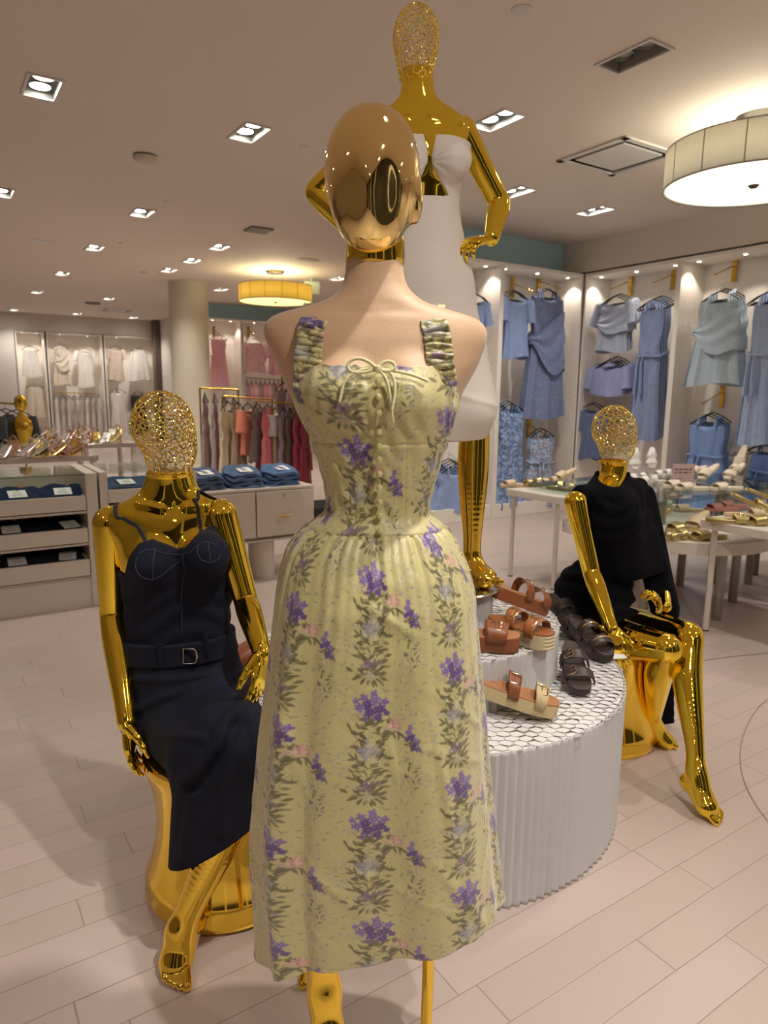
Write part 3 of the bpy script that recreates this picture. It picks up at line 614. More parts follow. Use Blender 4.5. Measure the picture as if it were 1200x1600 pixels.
# ---- floral print, drawn once as a repeat and carried by the cloth as a dye colour
def floral_tile():
    H, W = 400, 300; ppm = 2000.0; rng = np.random.RandomState(5)      # 0.5 mm cells; repeat .15 x .20 m
    img = np.tile(np.array(lin((198, 188, 132))), (H, W, 1)); yy, xx = np.mgrid[0:H, 0:W].astype(float)
    def stamp(mask, col, a): img[:] = img*(1-mask[..., None]*a)+np.array(lin(col))*mask[..., None]*a
    def wrapd(cx, cy):
        dx = (xx-cx+W/2) % W-W/2; dy = (yy-cy+H/2) % H-H/2; return dx, dy
    def blob(cx, cy, rx, ry, ang, col, a=1.0, soft=.25):
        dx, dy = wrapd(cx, cy); c, s_ = math.cos(ang), math.sin(ang); u = (dx*c+dy*s_)/rx; v = (-dx*s_+dy*c)/ry; d = np.sqrt(u*u+v*v); stamp(np.clip((1-d)/soft, 0, 1), col, a)
    def leaf(cx, cy, L, w, ang, col, a=.9):
        dx, dy = wrapd(cx, cy); c, s_ = math.cos(ang), math.sin(ang); u = (dx*c+dy*s_)/L; v = (-dx*s_+dy*c)/w; k = np.clip(u, 0, 1); d = np.abs(v)-np.sin(np.pi*k)**.8
        stamp(np.where((u > 0) & (u < 1), np.clip(-d*2.2, 0, 1), 0), col, a); stamp(np.where((u > .05) & (u < .9), np.clip(1-np.abs(v)*w*1.0, 0, 1), 0), (92, 88, 60), .5)
    def stem(pts, w, col, a=.8):
        P = np.array(pts, float); t = np.linspace(0, 1, 40); n = len(P)-1; q = np.zeros((40, 2))
        for i in range(n+1): q += (math.comb(n, i)*(t**i)*((1-t)**(n-i)))[:, None]*P[i]
        m_ = np.zeros((H, W))
        for x, y in q: dx, dy = wrapd(x, y); m_ = np.maximum(m_, np.clip(w-np.hypot(dx, dy)+.5, 0, 1))
        stamp(m_, col, a)
    def rose(cx, cy, r, c1, c2, a=.95):
        blob(cx, cy, r, r, 0, c1, a, .35)
        for k in range(9): q = k*.7+rng.rand(); blob(cx+r*.66*math.cos(q), cy+r*.66*math.sin(q), r*.34, r*.20, q+1.57, c2, a*.75, .5)
        for k in range(6): q = k*1.05+rng.rand(); blob(cx+r*.92*math.cos(q), cy+r*.92*math.sin(q), r*.30, r*.24, q, c1, a, .4)
        for k in range(5): q = k*1.25+rng.rand(); blob(cx+r*.38*math.cos(q), cy+r*.38*math.sin(q), r*.2, r*.12, q+1.2, (64, 44, 98), a*.7, .6)
        blob(cx, cy, r*.3, r*.3, 0, c2, a, .6); blob(cx-r*.1, cy+r*.1, r*.12, r*.12, 0, (48, 36, 84), .8, .6)
    OL, OL2, PU, PU2, PK, GB, MV = (104, 98, 66), (134, 128, 92), (84, 60, 122), (124, 102, 154), (200, 144, 140), (152, 150, 158), (122, 100, 118)
    for _ in range(110):      # faint blossoms scattered over the ground
        x, y = rng.rand()*W, rng.rand()*H; c = [(172, 150, 160), (158, 146, 160), (170, 162, 124), (190, 166, 156)][rng.randint(4)]
        for k in range(rng.randint(3, 7)): blob(x+rng.normal(0, 10), y+rng.normal(0, 10), rng.uniform(3, 7), rng.uniform(2, 4.5), rng.rand()*3, c, .55, .6)
    for _ in range(46):
        x, y = rng.rand()*W, rng.rand()*H; leaf(x, y, rng.uniform(16, 28), rng.uniform(2.5, 4.5), rng.rand()*6.3, OL2, .4)
    cx = 95; SCL = 1.0
    stem([(cx-4, 392), (cx+10, 330), (cx-22, 250), (cx+2, 190), (cx+4, 120)], 1.5, OL); stem([(cx, 330), (cx+44, 280), (cx+26, 240), (cx+62, 210)], 1.1, OL); stem([(cx-4, 240), (cx-46, 200), (cx-30, 160), (cx-50, 140)], 1.0, MV)
    stem([(cx+2, 170), (cx+40, 165), (cx+58, 150), (cx+56, 130)], 1.0, OL); stem([(cx-2, 300), (cx-40, 290), (cx-36, 250)], 1.0, OL); stem([(cx, 120), (cx-30, 110), (cx-44, 90)], 1.0, OL)
    for k in range(86):
        t = k/86; y = 130+t*240; s_ = 1 if k % 2 else -1; leaf(cx+s_*rng.uniform(0, 34)+rng.normal(0, 10), y, rng.uniform(24, 42), rng.uniform(4.5, 8), (-.5 if s_ > 0 else math.pi+.5)+rng.normal(0, .5), OL if rng.rand() < .65 else OL2, .85)
    for k in range(20): q = k*2*math.pi/20+.2*rng.normal(); r0 = rng.uniform(10, 34); leaf(cx+r0*1.3*math.cos(q), 366+r0*.55*math.sin(q), rng.uniform(20, 34), rng.uniform(4.5, 7), q, OL if k % 3 else OL2, .85)
    for k in range(26): q = rng.rand()*6.28; d = rng.uniform(0, 26); blob(cx+d*math.cos(q)*1.4, 330+d*math.sin(q)*.7, 9, 7, q, MV if k % 3 else (152, 130, 142), .8, .6)
    for k in range(30): q = rng.rand()*6.28; d = rng.uniform(0, 30); blob(cx+d*math.cos(q)*1.1, 215+d*math.sin(q)*1.2, 11, 8, q, GB if k % 3 else (182, 182, 172), .75, .6)
    for k in range(12): q = rng.rand()*6.28; d = rng.uniform(0, 12); blob(cx-6+d*math.cos(q)*1.5, 362+d*math.sin(q)*.7, 6, 4.5, q, (182, 178, 166), .6, .6)
    for x, y, r, k in ((0, 60, 11, 0), (17, 52, 9, 1), (-16, 68, 9.5, 1), (6, 80, 11, 0), (26, 74, 10, 0), (-8, 44, 8, 1), (14, 34, 7, 1), (36, 56, 7.5, 1), (22, 94, 8, 0), (-26, 52, 6, 1), (40, 84, 6, 0), (-4, 96, 6, 1)):
        rose(cx+x*1.42-8, 64+(y-64)*1.32, r*1.75, PU2 if k else PU, (168, 146, 196) if k else PU2)
    for k in range(14): leaf(cx+rng.normal(0, 40), 112+rng.normal(0, 10), 30, 6.5, rng.rand()*3.14, OL, .8)
    px, py = cx+74, 132
    for k in range(34): q = rng.rand()*6.28; d = rng.uniform(0, 27); blob(px+d*math.cos(q), py+d*math.sin(q)*.8, 9, 4.6, q, PK if k % 3 else (222, 182, 172), .75, .6)
    for k in range(7): leaf(px+rng.normal(0, 10), py+20, 32, 6, .35+k*.4, OL, .8)
    cx = 238                # the smaller sprays between the columns
    for x, y, r, k in ((0, 170, 9.5, 0), (12, 182, 9, 1), (-9, 158, 7.5, 1), (4, 196, 8.5, 0), (17, 200, 7, 1), (-4, 144, 6, 1), (-14, 176, 6, 0)): rose(cx+x*1.35, 176+(y-176)*1.25, r*1.6, PU2 if k else PU, (168, 146, 196) if k else PU2)
    for k in range(9): leaf(cx+rng.normal(0, 18), 190+rng.normal(0, 12), 24, 5, rng.rand()*6.3, OL, .8)
    stem([(cx, 205), (cx+14, 245), (cx-10, 280), (cx+6, 320)], 1.0, OL)
    for k in range(12): leaf(cx+rng.normal(0, 14), 245+k*8, 24, 5, rng.rand()*6.3, OL2 if k % 2 else OL, .8)
    for x, y in ((-20, 300), (22, 318), (-4, 350), (28, 262), (-26, 248), (14, 90), (-18, 60), (10, 40), (-30, 110), (26, 20)):
        for k in range(4): blob(cx+x+rng.normal(0, 4), y+rng.normal(0, 3), 3.4, 2.8, rng.rand()*3, PU2, .85, .6)
    for x, y in ((-12, 330), (6, 370), (20, 60), (-24, 20), (0, 120)):
        for k in range(9): blob(cx+x+rng.normal(0, 8), y+rng.normal(0, 8), 4, 3, rng.rand()*3, (186, 152, 150) if k % 2 else (168, 158, 168), .6, .6)
    return img
TILE = floral_tile()
def floral_rgb(s, t):
    H, W = TILE.shape[:2]; col = np.floor(s/.15); t = t+col*.052; x = (s/.15 % 1)*W; y = (t/.20 % 1)*H; x0 = x.astype(int) % W; y0 = y.astype(int) % H
    fx = (x-np.floor(x))[..., None]; fy = (y-np.floor(y))[..., None]; x1 = (x0+1) % W; y1 = (y0+1) % H
    return (TILE[y0, x0]*(1-fx)+TILE[y0, x1]*fx)*(1-fy)+(TILE[y1, x0]*(1-fx)+TILE[y1, x1]*fx)*fy
def dyed(o, rgb, name='dye'):
    a = o.data.color_attributes.new(name, 'BYTE_COLOR', 'POINT'); c = np.concatenate([np.clip(rgb, 0, 1), np.ones((len(rgb), 1))], 1).astype(np.float32)
    a.data.foreach_set('color', c.ravel())
def fabric_dyed(name, rough=.55, sheen=.25):
    M = bpy.data.materials.new(name); M.use_nodes = True; N = M.node_tree.nodes; L = M.node_tree.links; b = N['Principled BSDF']
    at = N.new('ShaderNodeVertexColor'); at.layer_name = 'dye'; tc = N.new('ShaderNodeTexCoord'); wv = N.new('ShaderNodeTexNoise'); wv.inputs['Scale'].default_value = 1400
    L.new(tc.outputs['Object'], wv.inputs['Vector']); mr = N.new('ShaderNodeMapRange'); mr.inputs[3].default_value = .92; mr.inputs[4].default_value = 1.08; L.new(wv.outputs['Fac'], mr.inputs[0])
    vm = N.new('ShaderNodeVectorMath'); vm.operation = 'SCALE'; L.new(at.outputs[0], vm.inputs[0]); L.new(mr.outputs[0], vm.inputs['Scale']); L.new(vm.outputs[0], b.inputs['Base Color'])
    b.inputs['Roughness'].default_value = rough; b.inputs['Sheen Weight'].default_value = sheen
    n2 = N.new('ShaderNodeTexNoise'); n2.inputs['Scale'].default_value = 22; n2.inputs['Detail'].default_value = 6; n2.inputs['Distortion'].default_value = 1.2; L.new(tc.outputs['Object'], n2.inputs['Vector'])
    bp = N.new('ShaderNodeBump'); bp.inputs['Strength'].default_value = .5; bp.inputs['Distance'].default_value = .004; L.new(n2.outputs['Fac'], bp.inputs['Height']); L.new(bp.outputs[0], b.inputs['Normal'])
    return M
M_FLORAL = fabric_dyed('floral_cotton', .42, .3)
# ---- dress: rings measured from neckline to hem
DR = [(575, 459, 715, .107, .092), (590, 457, 717, .116, .092), (610, 457, 717, .124, .09), (635, 463, 715, .126, .088), (655, 472, 710, .116, .085), (680, 485, 702, .104, .082), (720, 498, 688, .092, .08), (755, 508, 678, .085, .08),
      (788, 511, 669, .082, .08), (800, 508, 672, .083, .08), (812, 492, 686, .094, .088), (828, 470, 702, .110, .10), (850, 452, 716, .126, .115), (880, 442, 730, .142, .13), (920, 434, 740, .155, .145), (980, 427, 744, .165, .155),
      (1050, 418, 749, .172, .165), (1130, 408, 755, .182, .175), (1220, 400, 762, .184, .185), (1300, 396, 770, .182, .195), (1380, 400, 779, .176, .20), (1440, 403, 789, .170, .208), (1520, 404, 800, .166, .214)]
zz = []; 
for y, xl, xr, rf, rb in DR:
    r_ = ring(xl, xr, y, Y1, rf, rb); zz.append(r_)
zz = np.array(zz)[::-1]
znk = pt(585, 574, Y1-.10)[2]; zseam = pt(585, 836, Y1-.085)[2]
pl = at_y(420, 1520, Y1-.12); pr = at_y(786, 1449, Y1-.04)
HPX = [(402, 1462, -.02), (412, 1517, -.10), (440, 1525, -.13), (500, 1512, -.155), (545, 1507, -.165), (600, 1504, -.17), (645, 1497, -.168), (700, 1476, -.155), (760, 1455, -.11), (790, 1449, -.05)]
HP = np.array([at_y(a, b, Y1+c) for a, b, c in HPX]); HP = HP[np.argsort(HP[:, 0])]
hem_z = lambda x: np.interp(x, HP[:, 0], HP[:, 2])
zlow = min(pl[2], pr[2])-.05
NT, NZ = 1080, 900
tt = np.linspace(0, 1, NT, endpoint=False); th = -math.pi/2+2*math.pi*(tt-.5)            # theta -pi/2 = front
th = -math.pi/2+np.pi*np.sign(tt-.5)*(np.abs(2*(tt-.5)))**1.25                       # finer steps at the front
def interp_s(z, k):
    y = np.interp(z, zz[:, 0], zz[:, k]); return y
zg = np.linspace(0, 1, NZ)
ztop = zz[-1, 0]; TT, ZG = np.meshgrid(th, zg)
cx0 = np.interp(.6, zz[:, 0], zz[:, 1]); xh = cx0+.22*np.cos(TT); zb_ = np.maximum(hem_z(xh), .2)
Z = ztop+(zb_-ztop)*ZG
def sm(z, k):
    zs = np.linspace(zlow-.05, ztop+.02, 500); y = np.interp(zs, zz[:, 0], zz[:, k]); ker = np.hanning(13)[1:-1]; ker /= ker.sum(); y = np.convolve(np.pad(y, 5, 'edge'), ker, 'valid'); return np.interp(z, zs, y)
CXs, RX, RF, RB = sm(Z, 1), sm(Z, 3), sm(Z, 4), sm(Z, 5)
ct, st = np.cos(TT), np.sin(TT); fr = np.clip(.5-st*2.2, 0, 1); RY = RB+(RF-RB)*fr; pw = 2.5
k_ = (np.abs(ct)**pw+np.abs(st)**pw)**(-1/pw); front = np.clip(-st, 0, 1)
skirt = np.clip((zseam-Z)/.30, 0, 1); sk2 = np.clip((zseam-Z)/.8, 0, 1); g0 = np.exp(-np.maximum(zseam-Z, 0)/.10)*(Z < zseam+.0)
rng = np.random.RandomState(11); disp = np.zeros_like(Z)
ph1, ph2 = rng.rand(6)*6.28, rng.rand(6)*6.28
gath = sum(np.sin(TT*n+p+.6*np.sin(TT*3+p)) for n, p in zip((31, 43, 57), ph1))/3
disp += gath*.0042*g0
fold = (np.sin(TT*7+1.1+1.3*(zseam-Z))*.45+np.sin(TT*11+2.0-.9*(zseam-Z))*.35+np.sin(TT*5+.3)*.5+.25*np.sin(TT*17+3))
disp += fold*(.0095*skirt*(.35+.65*sk2))
disp += .012*np.exp(-((TT+math.pi/2+.72)/.09)**2)*skirt-.010*np.exp(-((TT+math.pi/2+.52)/.07)**2)*skirt*sk2      # the pressed fold left of centre
X0 = CXs+RX*k_*ct
for c in Cb:      # bust fullness
    disp += .012*np.exp(-((X0-c[0])/.045)**2-((Z-c[2]+.004)/.045)**2)*front*(st < -.3)
bod = np.clip((Z-zseam)/.03, 0, 1); upper = np.clip((Z-(znk-.115))/.02, 0, 1)
disp += bod*(1-upper)*.0009*(np.sin(TT*23+Z*60)+np.sin(Z*170+3*np.sin(TT*9)))
disp += upper*.0016*(.4+.6*np.sin(TT*5+1)**2)*np.sin(TT*37+3.5*np.sin(TT*4+1)+2.5*np.sin(Z*50)+Z*40)*np.clip(.4+np.abs(Z-(znk-.02))*12, 0, 1)
disp -= .0022*np.exp(-((Z-(znk-.12))/.003)**2)*bod                      # under-bust seam
disp -= .003*np.exp(-((Z-zseam)/.003)**2)
for dx_ in (-.046, .046): disp -= .0012*np.exp(-((X0-cx0-dx_)/.0022)**2)*bod*(1-upper)*front
for _ in range(26):      # soft creases pressed into the skirt
    t0 = -math.pi/2+rng.uniform(-1.3, 1.3); z0 = rng.uniform(.36, zseam-.1); an = rng.uniform(-1.2, 1.2); u = (TT-t0)*.2*math.cos(an)+(Z-z0)*math.sin(an); v = -(TT-t0)*.2*math.sin(an)+(Z-z0)*math.cos(an)
    disp += rng.uniform(.0012, .0034)*np.exp(-(u/.008)**2-(v/rng.uniform(.04, .10))**2)
GX = CXs+(RX*k_+disp)*ct; GY = Y1+(RY*k_+disp)*st
GZ = Z+ (upper*.0)
nk = np.clip((ZG-.0)/.012, 0, 1); GZ = GZ+ .0015*np.sin(TT*31+2*np.sin(TT*7))*(1-nk)*front
V = np.stack([GX, GY, GZ], -1).reshape(-1, 3)-base1
ii = np.arange(NZ-1)[:, None]*NT; jj = np.arange(NT)[None, :]; j1 = (jj+1) % NT
Q = np.stack([ii+jj, ii+NT+jj, ii+NT+j1, ii+j1], -1).reshape(-1, 4)
dress = quad_mesh('floral_dress', V, Q, M_FLORAL, R1)
S_ = (TT+math.pi/2)*np.where(Z > zseam, .118, .205)+np.where(Z > zseam, .088, .052)+ .006*fold*skirt; T__ = (ztop-GZ)*1.0+.10
dyed(dress, floral_rgb(S_.ravel(), T__.ravel())); dress['label'] = 'long yellow green floral dress'
so = dress.modifiers.new('thickness', 'SOLIDIFY'); so.thickness = .0012; so.offset = 0
# ---- straps, bow and buttons
def ribbon(path, wdir, width, n=10, thick=.003, ruch=0.0, freq=0, seed=0):
    P = np.array(path, float); m_ = len(P); rng = np.random.RandomState(seed); G = np.zeros((m_, n, 3)); ph = rng.rand(4)*6.28
    T = np.gradient(P, axis=0); T /= np.linalg.norm(T, axis=1)[:, None]; Wd = np.tile(nrm(wdir), (m_, 1)) if np.ndim(wdir) == 1 else np.asarray(wdir); Wd = Wd-T*(Wd*T).sum(1)[:, None]; Wd /= np.linalg.norm(Wd, axis=1)[:, None]
    Nn = np.cross(T, Wd); s = np.concatenate([[0], np.cumsum(np.linalg.norm(np.diff(P, axis=0), axis=1))])
    for j in range(n):
        q = j/(n-1)*2-1; h = ruch*(np.sin(s*freq+ph[0]+1.4*np.sin(q*2.2+ph[1]+s*30))+.6*np.sin(s*freq*1.63+ph[2]-q*1.8))*(1-.3*q*q); G[:, j] = P+Wd*(q*width/2)+Nn*(h[:, None])
    return G, s
def strap_obj(name, path, wdir, width, parent, material, flor=True, ruch=.0022, freq=420, seed=1, n=26, thick=.004, s0=0.0, hug=None, hoff=.003):
    t = np.linspace(0, 1, 260); P = np.array(path, float); u = np.linspace(0, 1, len(P)); P2 = np.stack([np.interp(t, u, P[:, k]) for k in range(3)], 1); ker = np.hanning(31)[1:-1]; ker /= ker.sum()
    P2 = np.stack([np.convolve(np.pad(P2[:, k], 14, 'reflect', reflect_type='odd'), ker, 'valid') for k in range(3)], 1)
    if hug is not None: P2 = project_to(hug, P2, hoff)
    G, s = ribbon(P2, wdir, width, n, thick, ruch, freq, seed); V = G.reshape(-1, 3)-np.array(parent.location); m_ = len(P2)
    ii = np.arange(m_-1)[:, None]*n; jj = np.arange(n-1)[None]; Q = np.stack([ii+jj, ii+n+jj, ii+n+jj+1, ii+jj+1], -1).reshape(-1, 4); o = quad_mesh(name, V, Q, material, parent)
    if flor: q = np.linspace(-1, 1, n)*width/2; dyed(o, floral_rgb((np.tile(q, (m_, 1))+s0).ravel(), (np.tile(s[:, None], (1, n))*1.3+.03).ravel()))
    so = o.modifiers.new('thickness', 'SOLIDIFY'); so.thickness = thick; so.offset = 0; return o
for sx, top, mids, bot, sd in ((-1, (477, 482), [(475, 500), (472, 530), (469, 560)], (468, 600), 3), (1, (692, 482), [(693, 500), (695, 530), (697, 560)], (700, 600), 5)):
    front_ = [pt(x, y, Y1-.10) for x, y in [top]+mids+[bot]]; bx = front_[0][0]; zc_ = front_[0][2]
    back_ = [A3(bx, Y1+.10, zc_-.14), A3(bx, Y1+.09, zc_-.08), A3(bx, Y1+.06, zc_+.0)]
    path = back_+[A3(bx, Y1, zc_+.03)]+front_
    pj_ = project_to(body1, np.array(path), .0055); pj_[-1] += A3(0, .016, -.004); pj_[-2] += A3(0, -.005, 0); 
    st_ = strap_obj('shoulder_strap', pj_, A3(1, 0, 0), .043, R1, M_FLORAL, seed=sd, s0=.07*sd)
    so_ = MB()
M_CORD = mat('cream_cord', (214, 206, 160), .6)
def on_dress(x, y, out=.004):
    """point on the dress front seen at this place"""
    d = nrm(_ray(x, y)); best = None
    for Yq in np.linspace(Y1-.26, Y1-.02, 160):
        P = at_y(x, y, Yq); cxz, rx, rf = [float(sm(np.array([P[2]]), k)[0]) for k in (1, 3, 4)]
        e = abs((P[0]-cxz)/rx)**pw+abs((P[1]-Y1)/(rf+.010))**pw
        if e < 1: return P-A3(0, out, 0)
    return at_y(x, y, Y1-.1)
bw = MB(); off = base1
c0 = on_dress(590, 577, .010)
def bez(p, n=18):
    P = np.array(p, float); t = np.linspace(0, 1, n); k = len(P)-1; return sum((math.comb(k, i)*(t**i)*((1-t)**(k-i)))[:, None]*P[i] for i in range(k+1))
lp = lambda x, y, o=.012: on_dress(x, y, o)
for loop in ([(590, 577), (560, 545), (535, 560), (533, 585), (550, 590), (590, 577)], [(590, 577), (600, 556), (622, 562), (628, 580), (610, 585), (590, 577)]):
    bw.tube(bez([lp(*q) for q in loop], 26)-off, .0026, 8)
for tail in ([(588, 577), (552, 575), (532, 592), (536, 612), (531, 628)], [(590, 578), (612, 590), (608, 625), (614, 660)], [(592, 577), (618, 578), (622, 600), (612, 640)], [(590, 577), (635, 580), (655, 590), (668, 596)]):
    bw.tube(bez([lp(*q) for q in tail], 26)-off, .0024, 8)
bw.lathe([(0, -.006), (.006, -.004), (.007, 0), (.006, .004), (0, .006)], c0-off-A3(0, .004, 0), 12, caps=False)
b_ = bw.build('neckline_bow', M_CORD, R1)
for y in (597, 620, 645, 675, 697, 718, 740, 762, 784, 806, 829):
    q = on_dress(591+(y-600)*.012, y, .0035)-off; t = MB(); t.lathe([(0, -.0052), (.0038, -.0042), (.0056, 0), (.0038, .0042), (0, .0052)], q, 14, caps=False); t.build('button', mat('cloth_button', (206, 198, 140), .5), R1)
# ================================================================== 2. seated mannequin in dark denim (left)
M_DENIM = mat('dark_denim', (23, 26, 42), .75, bump=.5, bscale=1500, var=.16, vscale=320, sheen=.0, spec=.25)
M_DSEAM = mat('denim_seam', (22, 25, 38), .8, bump=.5, bscale=1500)
Y2 = 1.95
sc = A3(-.455, 1.86, 0)      # stool
def stool(c, R, h, label):
    r = root('gold_stool', c, 0, label, 'stool', 'gold hourglass stools')
    mb = MB(); prof = [(0, .0), (R*1.02, .0), (R*1.06, .012), (R*1.07, .03), (R*1.045, .05)]+[(R*(.89+.15*abs(2*t-1.06)**2.0), .06+t*(h-.09)) for t in np.linspace(0, 1, 22)]+[(R*1.03, h-.022), (R*1.02, h-.006), (R*.97, h), (R*.5, h+.002), (0, h+.002)]
    mb.lathe(prof, n=96, caps=False); mb.build('stool_body', M_GOLD2, r); return r
stool(sc, .222, .44, 'gold chrome hourglass stool under the denim dress mannequin')
base2 = A3(-.60, 1.90, 0)
R2 = root('seated_mannequin', base2, 0, 'seated gold mannequin with wire mesh head in a dark denim dress, left', 'mannequin')
def lv(rows, Y, F): return Loft([ring(a, b, y, Y, rf, rb) for y, a, b, rf, rb in rows], F, 2.3)
F2 = nrm(A3(.12, -1, 0))
torso2 = lv([(735, 232, 301, .058, .062), (760, 226, 306, .056, .064), (775, 212, 322, .058, .066), (786, 186, 343, .060, .07), (800, 172, 352, .072, .075), (825, 174, 352, .086, .082), (850, 184, 356, .096, .086), (880, 192, 362, .104, .088),
             (920, 200, 358, .096, .086), (960, 203, 353, .088, .084), (1000, 205, 354, .088, .088), (1040, 203, 366, .098, .095), (1080, 200, 386, .115, .11), (1150, 210, 392, .125, .12), (1190, 225, 390, .12, .12)], Y2, F2)
cups2 = [pt(240, 880, Y2-.085), pt(322, 868, Y2-.085)]
ca2 = {k: project_to(torso2, np.array([pt(*k, Y2-.06)]), -.005)[0] for k in ((218, 788), (252, 795), (335, 779), (292, 792))}
def body2(P):
    d = torso2(P)
    for c in cups2: d = smin(d, sd_ell(P, c, (.058, .050, .060)), .03)
    for a, b in (((218, 788), (252, 795)), ((335, 779), (292, 792))): d = smin(d, sd_cap(P, ca2[a], ca2[b], .008, .008), .014)
    d = smax(d, -sd_ell(P, pt(274, 788, Y2-.075), (.012, .016, .012)), .012)
    return d
zcut = pt(270, 905, Y2)[2]
implicit_obj('torso', lambda P: np.maximum(body2(P), zcut-P[:, 2]), A3(-.86, Y2-.17, zcut-.02), A3(-.40, Y2+.14, torso2.z[-1]+.01), .0045, M_GOLD, R2)
hc2 = pt(258, 676, Y2+.01)
lattice_head(hc2, nrm(A3(.90, -.42, -.05)), 400, .0017, M_WIRE, R2, s=1.0, seed=2, jaw=1.0, cut=-.112)
nk = pt(266, 741, Y2); mb = MB(); mb.lathe([(.058, -.008), (.066, -.004), (.067, .004), (.060, .008)], nk-base2, 48, caps=False); mb.build('neck_rim', M_GOLD2, R2)
# arms
S_, E_, W_ = pt(174, 818, Y2+.005), pt(177, 962, Y2-.0), pt(198, 1128, Y2-.17)
fn, lo, hi = arm_fn(S_, E_, W_, .052, .039, .026); implicit_obj('arm', fn, lo, hi, .004, M_GOLD, R2)
d_ = nrm(pt(209, 1222, Y2-.20)-W_); fn, lo, hi = hand_fn(W_-d_*.012, d_, A3(1, .2, 0), A3(.25, -1, .15), (.16, .28, .25), .05, 1.05, (.75, .3, .6)); implicit_obj('hand', fn, lo, hi, .0024, M_GOLD, R2)
S_, E_, W_ = pt(345, 806, Y2+.005), pt(385, 940, Y2-.03), pt(410, 1022, Y2-.20)
fn, lo, hi = arm_fn(S_, E_, W_, .049, .036, .025); implicit_obj('arm', fn, lo, hi, .004, M_GOLD, R2)
d_ = nrm(pt(402, 1096, Y2-.25)-W_); fn, lo, hi = hand_fn(W_-d_*.012, d_, A3(-1, .3, -.1), A3(-.5, -1, .2), (.16, .22, .25), .06, 1.0, (.9, .45, .35)); implicit_obj('hand', fn, lo, hi, .0024, M_GOLD, R2)
# leg that shows below the hem
K_ = pt(385, 1215, 1.62); A_ = pt(283, 1450, 1.545); T_ = at_z(276, 1541, .012); B_ = at_z(275, 1503, .028); H_ = A3(A_[0]+.015, A_[1]+.05, .075)
fn, lo, hi = leg_fn(K_, A_, H_, B_, T_, A3(1, 0, 0), rk=.058, ra=.034, calf=A3(.3, 1, 0)); implicit_obj('leg', fn, lo, hi, .004, M_GOLD2, R2)
K_ = pt(430, 1215, 1.70); A_ = A3(-.16, 1.62, .10)
fn, lo, hi = leg_fn(K_, A_, A_+A3(0, .045, -.045), A_+A3(0, -.09, -.072), A_+A3(0, -.15, -.088), A3(-1, 0, 0), rk=.058, ra=.034); implicit_obj('leg', fn, lo, hi, .004, M_GOLD2, R2)
# denim dress
def top2_z(x):
    pts = np.array([pt(a, b, Y2-.13) for a, b in ((186, 905), (198, 872), (212, 852), (232, 846), (256, 855), (270, 862), (286, 858), (303, 838), (322, 828), (342, 831), (358, 846), (366, 870))]); return np.interp(x, pts[:, 0], pts[:, 2])
hipc = pt(300, 1120, Y2-.02)
kn1, kn2 = pt(385, 1160, 1.64), pt(318, 1180, 1.66)
dr_t, dr_b = pt(352, 1175, 1.63), pt(338, 1400, 1.60)
hemA, hemB = pt(272, 1363, 1.56), pt(410, 1288, 1.56); hn = nrm(np.cross(hemB-hemA, A3(0, 1, .12))); hn = hn if hn[2] < 0 else -hn
def skirt2_base(P):
    d = sd_ecap(P, pt(282, 1060, Y2), pt(300, 1130, Y2-.02), .155, .165, A3(1, 0, 0), .80)
    d = smin(d, torso2(P, .014), .02)
    d = smin(d, sd_cap(P, pt(262, 1128, Y2-.03), kn2, .105, .085), .06); d = smin(d, sd_cap(P, pt(340, 1110, Y2-.03), kn1, .105, .088), .06)
    return smin(d, sd_ecap(P, dr_t, dr_b, .128, .128, A3(1, 0, 0), .62), .05)
def fold_line(pix, w_, h_):
    P = []
    for a, b in pix:       # first point of the sight line that touches the cloth
        Ys = np.linspace(1.25, 2.1, 260); L = np.array([at_y(a, b, q) for q in Ys]); d = skirt2_base(L); k = np.where(d < .001)[0]
        if len(k): P.append(L[k[0]])
    P = np.array(P); u = np.linspace(0, 1, len(P)); t = np.linspace(0, 1, 9); Q = np.stack([np.interp(t, u, P[:, i]) for i in range(3)], 1); return project_to(skirt2_base, Q, 0.0), w_, h_
FOLDS2 = [fold_line(*a) for a in (([(212, 1108), (270, 1085), (330, 1068), (372, 1052)], .010, .008), ([(216, 1060), (280, 1062), (340, 1052)], .008, .006), ([(232, 1140), (262, 1105), (300, 1090), (350, 1078)], .012, .007),
    ([(285, 1222), (310, 1200), (338, 1165), (352, 1130), (385, 1100)], .013, .014), ([(340, 1165), (318, 1155), (296, 1150), (270, 1150)], .010, .006), ([(385, 1104), (398, 1150), (406, 1195)], .010, .006), ([(300, 1240), (292, 1290), (286, 1335)], .012, .005), ([(356, 1150), (352, 1230), (348, 1300)], .016, .005))]
VALLEY2 = [fold_line([(300, 1232), (330, 1205), (356, 1165), (368, 1130)], .014, .010), fold_line([(216, 1122), (272, 1098), (330, 1080)], .009, .006)]
def skirt2(P):
    d = skirt2_base(P); u = (P-kn1)@nrm(A3(.35, .2, .9)); v = (P-kn1)@nrm(A3(.9, -.1, -.35))
    d = d-.0022*np.sin(u*62+2.2*np.sin(v*11)+1)*np.clip((zbelt-P[:, 2])*9, 0, 1)*np.clip((P[:, 2]-.44)*6, .05, 1)
    for lst, sg in ((FOLDS2, -1), (VALLEY2, 1)):
        for Q, w_, h_ in lst:
            e = np.min([sd_cap(P, Q[i], Q[i+1], 0, 0) for i in range(len(Q)-1)], axis=0); d = d+sg*1.8*h_*np.exp(-(e/w_)**2)
    return d
zbelt = pt(280, 1012, Y2-.1)[2]
def dskirt(P):
    seat = .449-P[:, 2]-np.clip((1.70-P[:, 1])/.05, 0, 1)*.6
    return np.maximum(smax(smax(skirt2(P), (P-hemA)@hn, .006), seat, .02), P[:, 2]-zbelt)
